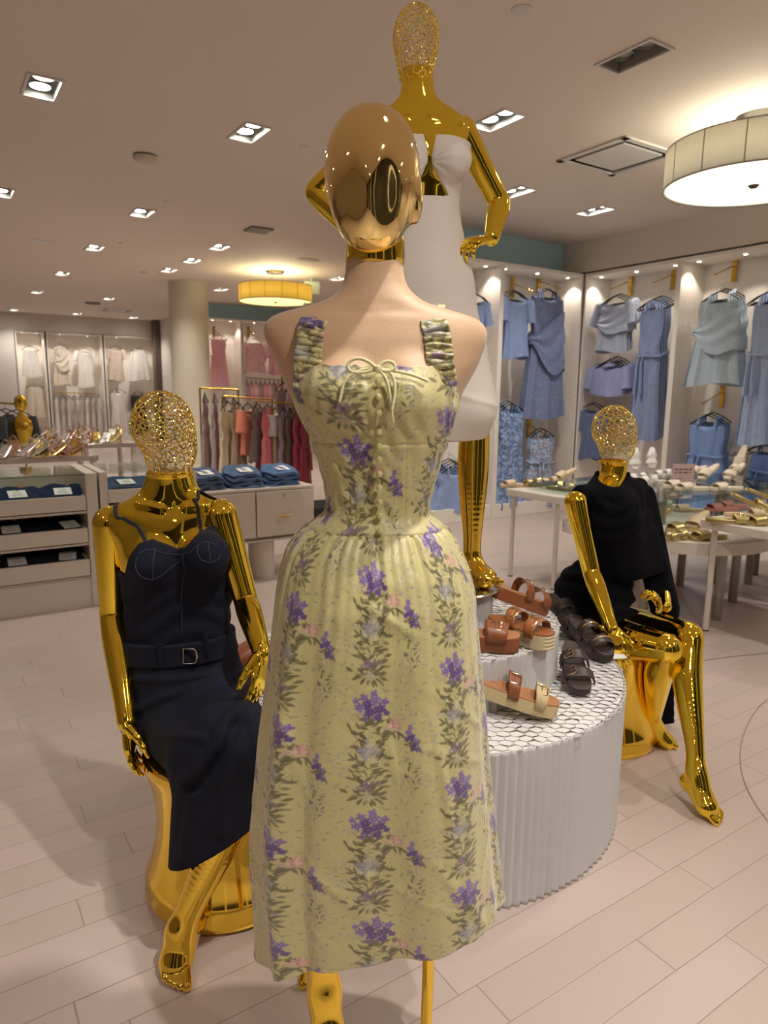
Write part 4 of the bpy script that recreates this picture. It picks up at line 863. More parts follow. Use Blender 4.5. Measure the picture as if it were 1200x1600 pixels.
implicit_obj('denim_skirt', dskirt, A3(-.86, 1.38, .12), A3(-.12, 2.20, zbelt+.03), .0065, M_DENIM, R2)
def bod2(P):
    d = body2(P)-.0075; d = d-.0022*np.sin(P[:, 2]*95+6*np.sin(P[:, 0]*17+1)+P[:, 0]*30)*np.clip((zcups-P[:, 2])*14, 0, 1)
    d = smax(d, P[:, 2]-top2_z(P[:, 0]), .003); return np.maximum(d, zbelt-.05-P[:, 2])
zcups = pt(280, 905, Y2-.1)[2]
implicit_obj('denim_bodice', bod2, A3(-.86, Y2-.19, zbelt-.07), A3(-.38, Y2+.14, pt(320, 820, Y2-.13)[2]+.03), .0045, M_DENIM, R2)
# cup seams, straps, belt, buckle
def seam(name, pix, Yq, fn, r, parent, material, off=.001, closed=False, n=40):
    P = np.array([pt(a, b, Yq) for a, b in pix]); t = np.linspace(0, 1, n); u = np.linspace(0, 1, len(P)); P = np.stack([np.interp(t, u, P[:, k]) for k in range(3)], 1)
    for _ in range(3): P[1:-1] = (P[:-2]+2*P[1:-1]+P[2:])/4
    P = project_to(fn, P, off); mb = MB(); mb.tube(P-np.array(parent.location), r, 6, closed); return mb.build(name, material, parent)
bf = lambda P: body2(P)-.0078
M_STITCH = mat('denim_stitch', (52, 58, 84), .7)
for pix in ([(203, 868), (200, 890), (212, 908), (235, 915), (258, 905), (270, 885), (272, 862)], [(305, 842), (302, 862), (312, 878), (332, 884), (352, 878), (362, 862)], [(272, 862), (275, 885), (280, 905), (282, 960), (282, 1000)],
            [(240, 850), (238, 880), (236, 912)], [(325, 833), (328, 858), (330, 880)]): seam('cup_seam', pix, Y2-.16, bf, .0014, R2, M_STITCH, .0006)
seam('stitched_edge', [(206, 862), (216, 853), (233, 851), (256, 860), (271, 867), (287, 862), (304, 843), (322, 834), (343, 837), (358, 850)], Y2-.16, bf, .0013, R2, M_STITCH, .0006)
M_STRAP = mat('black_elastic', (26, 26, 34), .6)
for pix in ([(162, 796), (176, 800), (198, 815), (214, 832), (229, 850)], [(318, 770), (317, 785), (318, 805), (321, 832)]):
    P = np.array([pt(a, b, Y2-.13+.02*(k < 2)) for k, (a, b) in enumerate(pix)]); P = np.concatenate([[P[0]+A3(0, .16, -.06), P[0]+A3(0, .10, .01)], P])
    strap_obj('strap', P, A3(1, -.2, 0), .010, R2, M_STRAP, False, 0, 1, 1, 6, .003, 0.0, body2, .003)
seam('side_loop', [(352, 960), (362, 985), (362, 1000), (352, 998)], Y2-.03, lambda P: body2(P)-.02, .0016, R2, M_STRAP, .0)
za, zb2 = pt(280, 1046, Y2-.12)[2], pt(280, 1012, Y2-.12)[2]
def belt2(P):
    tl = (P[:, 0]+.6)*.05; s2 = torso2(P, .020); return smax(s2, np.maximum(za+tl-P[:, 2], P[:, 2]-zb2-tl), .004)
implicit_obj('belt', belt2, A3(-.86, Y2-.18, za-.06), A3(-.36, Y2+.16, zb2+.06), .005, M_DENIM, R2)
for x, y in ((244, 1030), (334, 1022)):
    q = project_to(lambda P: torso2(P, .022), np.array([pt(x, y, Y2-.15)]), .0)[0]-base2; mb = MB(); mb.box(q, (.014, .006, .072)); mb.build('belt_loop', M_DENIM, R2, bevel=.002)
q = project_to(lambda P: torso2(P, .024), np.array([pt(299, 1032, Y2-.15)]), .0)[0]-base2; mb = MB()
mb.tube([q+A3(x, -.002, z) for x, z in ((-.020, -.022), (.010, -.022), (.017, -.016), (.019, 0), (.017, .016), (.010, .022), (-.020, .022))], .0028, 8, True); mb.build('buckle', M_SILVER, R2)
# ================================================================== 3. seated mannequin in black (right)
M_BLK = mat('black_velvet_cloth', (7, 7, 14), .9, bump=.15, bscale=500, spec=.12)
Y3 = 2.86; F3 = nrm(A3(.72, -.70, 0)); X3 = A3(-F3[1], F3[0], 0)
sc3 = at_z(985, 1190, 0)+A3(-.045, .22, 0)
stool(sc3, .205, .43, 'gold chrome stool under the black dress mannequin')
base3 = A3(.98, 2.90, 0)
R3 = root('seated_mannequin', base3, 0, 'seated gold mannequin with wire mesh head in a draped black dress, right', 'mannequin')
def ring3(y, xc, rx, rf, rb, Y=Y3): P = pt(xc, y, Y); return (P[2], P[0], P[1], rx, rf, rb)
torso3 = Loft([ring3(722, 962, .046, .05, .055), ring3(742, 958, .050, .052, .06), ring3(752, 955, .085, .056, .065), ring3(762, 952, .135, .065, .07), ring3(778, 950, .150, .078, .078), ring3(805, 950, .140, .095, .085), ring3(835, 950, .128, .108, .088),
               ring3(870, 948, .118, .095, .085), ring3(905, 942, .122, .095, .09), ring3(935, 930, .15, .11, .12), ring3(965, 920, .165, .13, .14), ring3(990, 918, .16, .13, .14)], F3, 2.3)
def body3(P): return torso3(P)
zn3 = pt(960, 775, Y3)[2]
implicit_obj('torso', lambda P: np.maximum(body3(P), zn3-P[:, 2]), A3(.68, Y3-.2, zn3-.02), A3(1.32, Y3+.2, torso3.z[-1]+.01), .005, M_GOLD, R3)
hc3 = pt(961, 678, Y3); lattice_head(hc3, nrm(A3(.62, -.76, -.12)), 250, .0017, M_WIRE, R3, s=.985, seed=4, cut=-.108)
nk = pt(958, 722, Y3-.02); mb = MB(); mb.lathe([(.05, -.012), (.060, -.006), (.061, .004), (.052, .01)], nk-base3, 40, caps=False); mb.build('neck_rim', M_GOLD2, R3)
S_, E_, W_ = pt(900, 785, 2.71), pt(924, 893, 2.66), pt(956, 983, 2.50)
fn, lo, hi = arm_fn(S_, E_, W_, .046, .036, .025); implicit_obj('arm', fn, lo, hi, .0045, M_GOLD, R3)
d_ = nrm(pt(968, 1034, 2.44)-W_); fn, lo, hi = hand_fn(W_-d_*.01, d_, A3(.25, 1, 0), A3(1, -.2, .1), (.18, .2, .2), .08, .98, (.7, .6, .2)); implicit_obj('hand', fn, lo, hi, .0026, M_GOLD, R3)
S_, E_, W_ = pt(1005, 790, 2.98), pt(1032, 900, 2.95), pt(1040, 948, 2.75)
fn, lo, hi = arm_fn(S_, E_, W_, .042, .034, .024); implicit_obj('arm', fn, lo, hi, .005, M_GOLD, R3)
d_ = nrm(A3(-.35, -.3, .55)); W_ = pt(1030, 948, 2.66); fn, lo, hi = hand_fn(W_, d_, A3(-.9, -.1, -.4), A3(-.1, -1, -.1), (.5, .7, .6), .05, .9, (.4, .7, .4)); implicit_obj('hand', fn, lo, hi, .0026, M_GOLD, R3)
# legs
hipA = pt(905, 985, 2.80); K_ = pt(1044, 1013, 2.43); A_ = pt(1019, 1128, 2.69); T_ = at_z(1056, 1162, .012); B_ = at_z(1040, 1157, .024); H_ = A3(A_[0]-.02, A_[1]+.045, .04)
fn, lo, hi = leg_fn(K_, A_, H_, B_, T_, nrm(np.cross(T_-H_, A3(0, 0, 1))), hipA, rk=.056, ra=.031, calf=nrm(A3(-.5, .5, 0)), rt=.088); implicit_obj('leg', fn, lo, hi, .0045, M_GOLD, R3)
hipB = pt(975, 975, 3.02); K_ = pt(1077, 993, 2.52); A_ = pt(1088, 1205, 2.255); H_ = pt(1076, 1222, 2.28); B_ = pt(1104, 1258, 2.19); T_ = at_z(1126, 1282, .010)
fn, lo, hi = leg_fn(K_, A_, H_, B_, T_, nrm(np.cross(T_-H_, A3(0, 0, 1))), hipB, rk=.056, ra=.031, calf=nrm(A3(-.6, .5, 0)), rt=.085); implicit_obj('leg', fn, lo, hi, .0045, M_GOLD, R3)
# black draped dress
tipA, tipB = pt(1000, 800, 2.93), pt(1043, 965, 2.80)
zsh = pt(950, 757, Y3)[2]
zneck3 = pt(945, 737, Y3)[2]
def drs3(P):
    d = torso3(P, .012)
    c_ = pt(962, 815, 2.76); d = smin(d, sd_ell(P, c_, (.10, .085, .13)), .05)
    fl = sd_ecap(P, pt(972, 800, 2.80), pt(985, 880, 2.78), .10, .11, A3(.7, .5, 0), .55); d = smin(d, fl, .04)
    d = smin(d, sd_cap(P, pt(908, 772, 2.74), pt(998, 760, 2.95), .038, .038), .04)
    d = smin(d, sd_ecap(P, pt(980, 785, 2.88), pt(1022, 900, 2.84), .085, .085, A3(.8, .3, 0), .6), .05)
    w_ = P-pt(965, 770, 2.7); rr = np.sqrt((w_[:, 0]*1.1)**2+(w_[:, 2])**2+.0001); d = d-.0055*np.sin(rr*105+1.5*np.sin(P[:, 0]*14))*np.clip((w_[:, 2]+.26)*8, 0, 1)*np.clip((-.01-w_[:, 2])*30, 0, 1)
    cutn = nrm(A3(.25, 0, -1)); low = (P-pt(1000, 905, 2.75))@nrm(A3(.20, -.2, -.95)); top_part = smax(d, low, .01)
    nl = sd_ell(P, pt(966, 738, 2.77), (.090, .13, .060)); top_part = smax(top_part, -nl, .006); top_part = smax(top_part, P[:, 2]-zneck3-.25*(P[:, 0]-.95)*0, .006)
    return top_part
implicit_obj('draped_top', drs3, A3(.66, 2.40, .58), A3(1.42, 3.25, 1.16), .0065, M_BLK, R3)
def cape3(P):
    d = sd_ecap(P, pt(1000, 778, 2.97), pt(1040, 950, 2.84), .070, .068, A3(.8, .3, 0), .72); w_ = P-tipA; d = d-.004*np.sin(w_[:, 0]*80+w_[:, 2]*22)
    return smax(d, (P-pt(1045, 966, 2.84))@nrm(A3(-.35, 0, -.93)), .006)
implicit_obj('draped_cape', cape3, A3(1.05, 2.70, .50), A3(1.50, 3.15, 1.15), .0065, M_BLK, R3)
def sk3(P):
    d = sd_ell(P, pt(926, 935, 2.88), (.165, .185, .17)); d = smin(d, torso3(P, .012), .03); d = smin(d, sd_cap(P, pt(910, 968, 2.82), pt(985, 985, 2.60), .102, .084), .05)
    d = smin(d, sd_cap(P, pt(955, 965, 2.98), pt(1015, 985, 2.75), .10, .085), .05); d = d-.0035*np.sin(P[:, 2]*90+P[:, 0]*34+2*np.sin(P[:, 1]*20))
    a = pt(985, 985, 2.62); n_ = nrm(K3d); d = smax(d, (P-a)@n_-.02, .008); d = smax(d, (pt(925, 978, 2.62)-P)@nrm(A3(-.25, .12, .9))-.0, .008); return np.maximum(d, P[:, 2]-pt(950, 880, Y3)[2])
K3d = nrm(pt(1044, 1013, 2.43)-hipA)
implicit_obj('draped_skirt', sk3, A3(.62, 2.38, .36), A3(1.36, 3.22, .82), .0065, M_BLK, R3)
def pan3(P):
    d = sd_ecap(P, pt(1036, 1015, 2.80), pt(1043, 1150, 2.86), .05, .035, A3(1, .2, 0), .2); return np.maximum(d, pt(1043, 1146, 2.86)[2]-P[:, 2])
implicit_obj('hanging_panel', pan3, A3(1.0, 2.6, .01), A3(1.45, 3.0, .62), .006, M_BLK, R3)
# ================================================================== 4. tall mannequin in white on the riser
M_WHT = mat('ivory_crepe', (214, 204, 194), .65, bump=.2, bscale=700, sheen=.15)
Y4 = 2.40; F4 = F0
base4 = A3(.20, Y4, .80)
R4 = root('tall_mannequin', base4, 0, 'tall gold mannequin with wire head in a fitted white cut-out dress', 'mannequin')
torso4 = lv([(112, 627, 677, .050, .054), (135, 627, 678, .050, .056), (152, 624, 681, .052, .058), (165, 614, 694, .054, .062), (176, 594, 716, .056, .066), (190, 577, 733, .066, .07), (205, 574, 737, .078, .074), (225, 586, 732, .088, .08), (250, 598, 727, .094, .082),
             (285, 606, 716, .084, .078), (320, 607, 712, .078, .078), (350, 603, 716, .082, .082), (390, 594, 724, .09, .10), (440, 588, 729, .105, .118), (490, 586, 737, .115, .125), (540, 592, 748, .12, .125)], Y4, F4)
cups4 = [pt(634, 250, Y4-.075), pt(706, 250, Y4-.075)]
ca4 = {k: project_to(torso4, np.array([pt(*k, Y4-.06)]), -.005)[0] for k in ((590, 186), (636, 189), (722, 188), (672, 190))}
def body4(P):
    d = torso4(P)
    for c in cups4: d = smin(d, sd_ell(P, c, (.056, .052, .056)), .03)
    for a, b in (((590, 186), (636, 189)), ((722, 188), (672, 190))): d = smin(d, sd_cap(P, ca4[a], ca4[b], .008, .008), .014)
    return d
zc4 = pt(670, 400, Y4)[2]
implicit_obj('torso', lambda P: np.maximum(body4(P), zc4-P[:, 2]), A3(-.12, Y4-.17, zc4-.02), A3(.42, Y4+.15, torso4.z[-1]+.01), .005, M_GOLD, R4)
hc4 = pt(650, 68, Y4); lattice_head(hc4, nrm(A3(.05, -1, -.05)), 520, .0013, M_WIRE, R4, s=.96, seed=9, cut=-.13)
S_, E_, W_ = pt(722, 205, Y4+.01), pt(781, 318, Y4+.05), pt(768, 372, Y4-.03)
fn, lo, hi = arm_fn(S_, E_, W_, .046, .037, .026); implicit_obj('arm', fn, lo, hi, .0045, M_GOLD, R4)
d_ = nrm(pt(728, 380, Y4-.08)-W_); fn, lo, hi = hand_fn(W_+d_*.004, d_, A3(0, .35, -1), A3(0, 1, .2), (.5, .7, .5), .06, .95, (.5, .6, .5)); implicit_obj('hand', fn, lo, hi, .0026, M_GOLD, R4)
S_, E_, W_ = pt(590, 205, Y4+.01), pt(492, 300, Y4+.05), pt(560, 372, Y4+.02)
fn, lo, hi = arm_fn(S_, E_, W_, .046, .037, .026); implicit_obj('arm', fn, lo, hi, .005, M_GOLD, R4)
d_ = nrm(pt(590, 400, Y4-.02)-W_); fn, lo, hi = hand_fn(W_, d_, A3(.3, .3, -1), A3(0, 1, .2), (.4, .5, .5), .06, .95); implicit_obj('hand', fn, lo, hi, .0032, M_GOLD, R4)
K_ = pt(742, 650, Y4-.05); A_ = pt(737, 880, Y4-.06); H_ = A_+A3(-.015, .035, -.035); B_ = pt(757, 903, Y4-.13); T_ = pt(770, 908, Y4-.17)
fn, lo, hi = leg_fn(K_, A_, H_, B_, T_, A3(.8, -.3, 0), pt(690, 520, Y4), rk=.056, ra=.030, rt=.08); implicit_obj('leg', fn, lo, hi, .0045, M_GOLD2, R4)
K_ = pt(650, 650, Y4+.0); A_ = pt(655, 880, Y4+.06)
fn, lo, hi = leg_fn(K_, A_, A_+A3(0, .04, -.04), A_+A3(0, -.07, -.05), A_+A3(0, -.13, -.06), A3(-1, 0, 0), pt(640, 520, Y4), rk=.056, ra=.030, rt=.08); implicit_obj('leg', fn, lo, hi, .005, M_GOLD2, R4)
wz = pt(675, 303, Y4-.09)[2]
def white4(P):
    d = torso4(P, .009)
    for c in cups4: d = smin(d, sd_ell(P, c, (.062, .058, .060)), .03)
    k = pt(672, 248, Y4-.12); a = np.arctan2(P[:, 2]-k[2], np.abs(P[:, 0]-k[0])); rr = np.hypot(P[:, 0]-k[0], P[:, 2]-k[2]); fr_ = (P[:, 1] < Y4-.02)
    d = d-.0032*np.sin(a*15)*np.exp(-rr/.055)*fr_*np.clip((P[:, 2]-wz-.02)*40, 0, 1)
    tz = pt(690, 208, Y4-.1)[2]; edge = tz-.9*np.clip(.016-np.abs(P[:, 0]-k[0]), 0, 1)-.06*np.clip(np.abs(P[:, 0]-k[0])-.07, 0, 1); d = smax(d, P[:, 2]-edge, .006)
    # opening between the cups
    zt_, zm, zl = pt(672, 214, Y4-.12)[2], pt(672, 250, Y4-.12)[2], wz
    hw = np.interp(P[:, 2], [zl-.001, zl, zl+.012, zm-.03, zm, zm+.02, zt_, zt_+.05], [-.05, .062, .058, .020, .007, .006, .016, .03]); op = np.where(P[:, 1] < Y4-.02, np.abs(P[:, 0]-k[0])-hw, .05); d = smax(d, -op, .004)
    return d
zs4 = pt(670, 470, Y4)[2]
hem4a, hem4b = pt(640, 692, Y4-.1), pt(762, 686, Y4-.1)
def skirt4(P):
    g = smin(sd_ecap(P, pt(670, 455, Y4), pt(672, 520, Y4), .150, .155, A3(1, 0, 0), .80), sd_ecap(P, pt(674, 540, Y4), pt(715, 640, Y4-.04), .155, .120, A3(1, 0, 0), .85), .05)
    g = smin(g, sd_cap(P, pt(725, 560, Y4-.02), pt(742, 640, Y4-.10), .075, .068), .05); g = smin(g, sd_ecap(P, pt(705, 640, Y4-.04), pt(712, 740, Y4-.04), .118, .085, A3(1, 0, 0), .8), .05)
    g = g-.005*np.exp(-((P[:, 2]-pt(740, 625, Y4-.1)[2]+(P[:, 0]-.3)*.25)/.012)**2)
    return smax(g, pt(700, 689, Y4-.1)[2]+(P[:, 0]-.25)*.08-P[:, 2], .006)
def dress4(P): return np.maximum(smin(white4(P), skirt4(P), .03), -9)
implicit_obj('white_dress', dress4, A3(-.10, Y4-.28, 1.18), A3(.46, Y4+.20, pt(690, 200, Y4)[2]+.02), .005, M_WHT, R4)
# ================================================================== HONEYCOMB PAPER PEDESTAL
M_PAPER = mat('white_honeycomb_paper', (224, 222, 220), .65, transl=.30); M_PAPER2 = mat('white_paper_core', (222, 219, 216), .8)
PC = A3(.17, 2.40, 0)
def pleats(mb, R, z0, z1, n, amp, c=(0, 0), seed=0):
    rng = np.random.RandomState(seed); sub = 10; N = n*sub; th = np.arange(N)/N*2*math.pi; ph = (np.arange(N) % sub)/sub; zs = [z0, z0+.01, z0+(z1-z0)*.5, z1-.012, z1]
    G = np.zeros((len(zs), N, 3)); jit = np.repeat(rng.uniform(-.3, .3, n), sub)
    for i, z in enumerate(zs):
        r = R-amp*np.abs(2*ph-1)*1.5+(.0015 if i in (0,) else 0)+jit*.003*(i-2); G[i, :, 0] = c[0]+r*np.cos(th); G[i, :, 1] = c[1]+r*np.sin(th); G[i, :, 2] = z
    return mb.grid(G, closed_v=True)
def honeycomb(mb, R, z, cell, inner=0.0, h=.0045, amp=.0, seed=0):
    """walls of hexagonal paper cells standing h high under z, slightly wavy"""
    rng = np.random.RandomState(seed); dx = cell; dy = cell*.66; verts = {}; V = []; F = []
    def vid(x, y):
        k = (round(x*2000), round(y*2000))
        if k not in verts:
            verts[k] = len(V); zz_ = z+rng.uniform(-.0030, .0020); jx, jy = rng.normal(0, cell*.03, 2); V.append((x+jx, y+jy, zz_)); V.append((x+jx, y+jy, z-h))
        return verts[k]
    nx = int(R/dx)+2; ny = int(R/dy)+2; seen = set()
    for i in range(-nx, nx+1):
        for j in range(-ny, ny+1):
            cx = i*dx+(j % 2)*dx/2; cy = j*dy; r = math.hypot(cx, cy)
            if r > R-.008 or r < inner: continue
            pts = [(cx-dx*.5, cy-dy*.32), (cx, cy-dy*.68), (cx+dx*.5, cy-dy*.32), (cx+dx*.5, cy+dy*.32), (cx, cy+dy*.68), (cx-dx*.5, cy+dy*.32)]
            ids = [vid(*q) for q in pts]
            for a, b in zip(ids, ids[1:]+ids[:1]):
                k = (min(a, b), max(a, b))
                if k in seen: continue
                seen.add(k); F.append((a, b, b+1, a+1))
    mb.add(V, F, False); return mb
RP = root('honeycomb_pedestal', PC, 0, 'white pleated honeycomb paper pedestal carrying brown sandals', 'pedestal')
def tier(name, R, z0, z1, n, inner, seed, cell):
    mb = MB(); pleats(mb, R, z0, z1, n, .0065, seed=seed); o = mb.build(name, M_PAPER, RP, angle=28); so = o.modifiers.new('thickness', 'SOLIDIFY'); so.thickness = .0012
    mb = MB(); mb.lathe([(inner, z1-.0042), (R-.009, z1-.0042)], n=96, caps=False); mb.build('tier_deck', M_PAPER2, RP)
    mb = MB(); honeycomb(mb, R-.004, z1, cell, inner, seed=seed); o = mb.build('cell_walls', M_PAPER, RP); so = o.modifiers.new('thickness', 'SOLIDIFY'); so.thickness = .0022
ZL, ZU, ZR = .485, .655, .785
tier('lower_tier', .685, 0, ZL, 150, .44, 1, .040); tier('upper_tier', .455, ZL-.02, ZU, 100, .10, 2, .036)
RC = A3(.25, 2.34, 0)
mb = MB(); pleats(mb, .135, ZU-.015, ZR, 60, .004, (RC[0]-PC[0], RC[1]-PC[1]), 4); mb.lathe([(0, ZR), (.131, ZR)], (RC[0]-PC[0], RC[1]-PC[1], 0), 60, caps=False); mb.build('riser', M_PAPER, RP, angle=30)
# steel plate of the tall mannequin
fp = at_z(745, 912, ZR+.01)
PLc = A3(.25, 2.31, ZR); t = MB(); t.lathe([(0, 0), (.15, 0), (.153, .004), (.15, .009), (0, .009)], PLc-base4, 64, caps=False); t.build('foot_plate', M_SILVER, R4)
# ================================================================== SANDALS
M_TAN = mat('cognac_leather', (132, 74, 40), .42, bump=.15, bscale=240); M_TAN2 = mat('tan_leather', (150, 92, 52), .45, bump=.15, bscale=240); M_CHOC = mat('chocolate_leather', (46, 32, 32), .4, bump=.15, bscale=240)
M_FOOTB = mat('tan_footbed', (172, 118, 78), .6); M_FOOTD = mat('dark_footbed', (58, 44, 42), .55); M_JUTE = mat('pale_jute', (196, 182, 148), .9, bump=.8, bscale=300); M_BUCK = mat('pale_gold_buckle', (232, 212, 170), .18, 1.0)
M_RAFF = mat('woven_raffia', (206, 186, 142), .85, bump=1.0, bscale=420); M_SHEEN = mat('metallic_gold_leather', (196, 176, 118), .3, .75); M_CREAM = mat('cream_leather', (226, 212, 190), .45); M_SANDL = mat('sand_leather', (206, 182, 148), .5); M_WHITEL = mat('white_leather', (232, 228, 222), .4)
M_SILVL = mat('metallic_silver_leather', (190, 186, 178), .28, .8)
def sole_outline(L=.25, W=.088, n=40):
    P = []
    for k in range(n):
        a = 2*math.pi*k/n; y = -math.cos(a)*L/2; s = (y/L+.5); w = W/2*(.70+.36*s-.10*math.sin(math.pi*s)**2*(1 if True else 0)); x = math.sin(a)
        w *= 1.0; x = math.copysign(abs(x)**.62, x)*w+ .006*math.sin(math.pi*s); P.append((x, y))
    return P
def sandal(kind, sole_m, foot_m, strap_m, plat=.03, straps=2, buckle='square', L=.25, W=.09, stripes=0, label=None, group=None, cat='sandal', name='sandal', detail=True, loop=.045):
    """toe toward +y, sole on z=0"""
    r = root(name, (0, 0, 0), 0, label, cat, group); O = sole_outline(L, W)
    def rise(y): return plat*(1.0 if kind == 'flat' else 1.0)+(.012 if kind == 'wedge' else 0)*max(0, -y/L*2)
    sb = MB(); n = len(O); lv_ = [(0, .97), (.25, 1.0), (.5, .985), (.8, 1.0), (1.0, .985)] if not stripes else [(k/(2*stripes), 1.0 if k % 2 else .975) for k in range(2*stripes+1)]
    G = np.array([[(x*s_, y*s_, rise(y)*t_) for x, y in O] for t_, s_ in lv_]); sb.grid(G, closed_v=True); sb.add([(x*lv_[-1][1], y*lv_[-1][1], rise(y)) for x, y in O], [tuple(range(n))]); sb.add([(x*.97, y*.97, 0) for x, y in O], [tuple(range(n))[::-1]])
    sb.build('sole', sole_m, r, angle=40)
    fb = MB(); G = np.array([[(x*s_, y*s_, rise(y)+z_) for x, y in O] for s_, z_ in ((.99, 0), (.985, .005), (.95, .0065), (.80, .004))]); fb.grid(G, closed_v=True); fb.add([(x*.80, y*.80, rise(y)+.004) for x, y in O], [tuple(range(n))]); fb.build('footbed', foot_m, r, angle=50)
    pos = {1: [.055], 2: [.070, -.005], 3: [.085, .03, -.03]}[straps]; wid = {1: .075, 2: .040, 3: .030}[straps]
    for k, y0 in enumerate(pos):
        y0 *= L/.25; s = y0/L+.5; w = W/2*(.72+.34*s)*1.0; m_ = 22; Gs = np.zeros((m_, 8, 3)); hgt = loop*(.82+.25*k)
        for i in range(m_):
            a = math.pi*i/(m_-1)
            for j in range(8):
                q = j/7*2-1; x = math.cos(a)*w*1.03+.004; z = plat+.002+(math.sin(a)**.75)*(hgt+.004*q*(-1)); y = y0+q*wid/2*(.8+.2*math.sin(a))-.010*math.sin(a)*(1 if k else .3)
                Gs[i, j] = (x, y, z-(.012 if abs(math.cos(a)) > .999 else 0))
        sp = MB(); sp.grid(Gs); o = sp.build('strap', strap_m[k % len(strap_m)] if isinstance(strap_m, (list, tuple)) else strap_m, r); so = o.modifiers.new('thickness', 'SOLIDIFY'); so.thickness = .003
        if buckle and detail:
            c = Vector((w*.55, y0-.006, plat+.003+hgt*.86)); nrm_ = Vector((.55, 0, .84)).normalized(); tx = Vector((0, 1, 0)); ty = nrm_.cross(tx); b = MB(); c = c+nrm_*.004
            if buckle == 'round': ptsb = [c+tx*math.cos(q)*.018+ty*math.sin(q)*.018 for q in np.linspace(0, 2*math.pi, 20, endpoint=False)]
            elif buckle == 'chain':
                ptsb = [Vector((math.cos(a)*w*1.02, y0-.006, plat+.006+(math.sin(a)**.75)*hgt*1.02)) for a in np.linspace(.5, 2.6, 20)]
            else: ptsb = [c+tx*x+ty*y for x, y in ((-.017, -.012), (-.017, .012), (-.013, .016), (.013, .016), (.017, .012), (.017, -.012), (.013, -.016), (-.013, -.016))]
            b.tube(ptsb, .0022 if buckle != 'chain' else .0032, 6, buckle != 'chain')
            if buckle == 'square': b.tube([c-ty*.016, c+ty*.014+nrm_*.002], .0016, 5)
            b.build('buckle', M_BUCK, r)
    return r
def place(r, P, heading, tilt=0.0, roll=0.0, lift=0.0):
    """heading: world direction (x, y) the toe points to; tilt raises the heel"""
    a = math.atan2(heading[1], heading[0])-math.pi/2; R = Matrix.Rotation(a, 4, 'Z') @ Matrix.Rotation(-tilt, 4, 'X') @ Matrix.Rotation(roll, 4, 'Y')
    r.rotation_euler = R.to_euler(); r.location = Vector([float(v) for v in P])+Vector((0, 0, lift)); return r
M_ACR = mat_glass('clear_acrylic', (240, 244, 244))
def prop(P, h, label):
    """low clear stand lifting a heel"""
    t = MB(); t.box((0, 0, h/2), (.05, .03, h)); o = t.build('shoe_stand', M_ACR); o.location = [float(v) for v in P]; tag(o, label, 'shoe stand', 'clear shoe stands'); return o
GP = 'sandals on the honeycomb pedestal'
def vec(a, b): return (b[0]-a[0], b[1]-a[1])
# upper tier: three tan sandals
z = ZU
def on(x, y, z): return at_z(x, y, z)
s = sandal('flat', M_TAN, M_FOOTB, M_TAN, .042, 2, 'round', .255, .095, label='cognac platform sandal with round gold buckle, propped heel-up beside the gold foot', group=GP)
a, b = on(765, 935, z+.10), on(852, 955, z+.02); place(s, (np.array(a)+b)/2*[1, 1, 0]+A3(0, 0, z+.055), vec(a, b), .40)
s = sandal('flat', M_JUTE, M_TAN2, M_TAN2, .048, 2, 'square', .25, .095, stripes=4, label='tan espadrille sandal with two gold buckles on a thick pale rope sole', group=GP)
a, b = on(772, 965, z+.05), on(855, 1000, z+.03); place(s, (np.array(a)+b)/2*[1, 1, 0]+A3(0, 0, z+.002), vec(a, b), .0)
s = sandal('flat', M_TAN, M_FOOTB, M_TAN, .045, 1, 'square', .25, .095, label='cognac wide-strap platform sandal half hidden by the floral dress', group=GP)
a, b = on(728, 985, z+.05), on(792, 1000, z+.03); place(s, (np.array(a)+b)/2*[1, 1, 0]+A3(-.02, 0, z+.002), vec(a, b), .0)
s = sandal('flat', M_TAN, M_FOOTB, M_TAN, .03, 2, None, .24, .09, label='brown sandal lying at the back of the pedestal beside the waist of the floral dress', group=GP)
P = at_y(676, 805, 2.62); place(s, A3(P[0]-.05, 2.62, ZU+.002), (.8, -.5))
# lower tier
z = ZL
s = sandal('flat', M_RAFF, M_FOOTB, [M_RAFF, M_TAN], .040, 2, 'square', .27, .095, label='tan and raffia platform sandal on the front of the lower tier', group=GP)
a, b = on(745, 1085, z+.055), on(856, 1108, z+.03); place(s, (np.array(a)+b)/2*[1, 1, 0]+A3(0, 0, z+.040), vec(a, b), .22)
s = sandal('flat', M_CHOC, M_FOOTD, M_CHOC, .020, 2, 'square', .255, .098, label='black-brown flat sandal with two square gold buckles on the lower tier', group=GP, loop=.034)
a, b = on(886, 1018, z+.05), on(912, 1088, z+.02); place(s, (np.array(a)+b)/2*[1, 1, 0]+A3(0, 0, z+.045), vec(a, b), .30)
s = sandal('flat', M_CHOC, M_FOOTD, M_CHOC, .030, 2, 'chain', .25, .095, label='dark brown platform sandal with a gold chain bar near the seated mannequin hand', group=GP)
a, b = on(895, 985, z+.05), on(945, 1025, z+.02); place(s, (np.array(a)+b)/2*[1, 1, 0]+A3(.0, 0, z+.035), vec(a, b), .28)
s = sandal('flat', M_CHOC, M_FOOTD, M_CHOC, .028, 2, None, .25, .095, label='dark brown wide-strap sandal behind the chain bar sandal', group=GP)
a, b = on(862, 960, z+.06), on(905, 988, z+.05); place(s, (np.array(a)+b)/2*[1, 1, 0]+A3(.0, 0.03, z+.06), vec(a, b), .45)
s = sandal('flat', M_TAN, M_FOOTB, M_TAN, .030, 1, None, .24, .09, label='brown slide propped between the denim mannequin arm and the floral dress', group=GP, loop=.05)
a, b = on(412, 1000, z+.05), on(378, 1012, z+.02); place(s, A3(-.43, 2.30, z+.03), (-.9, -.45), .3)
s = sandal('flat', M_TAN, M_FOOTB, M_TAN, .030, 1, None, .24, .09, label='dark tan slide glimpsed behind the gold fingers of the denim mannequin', group=GP)
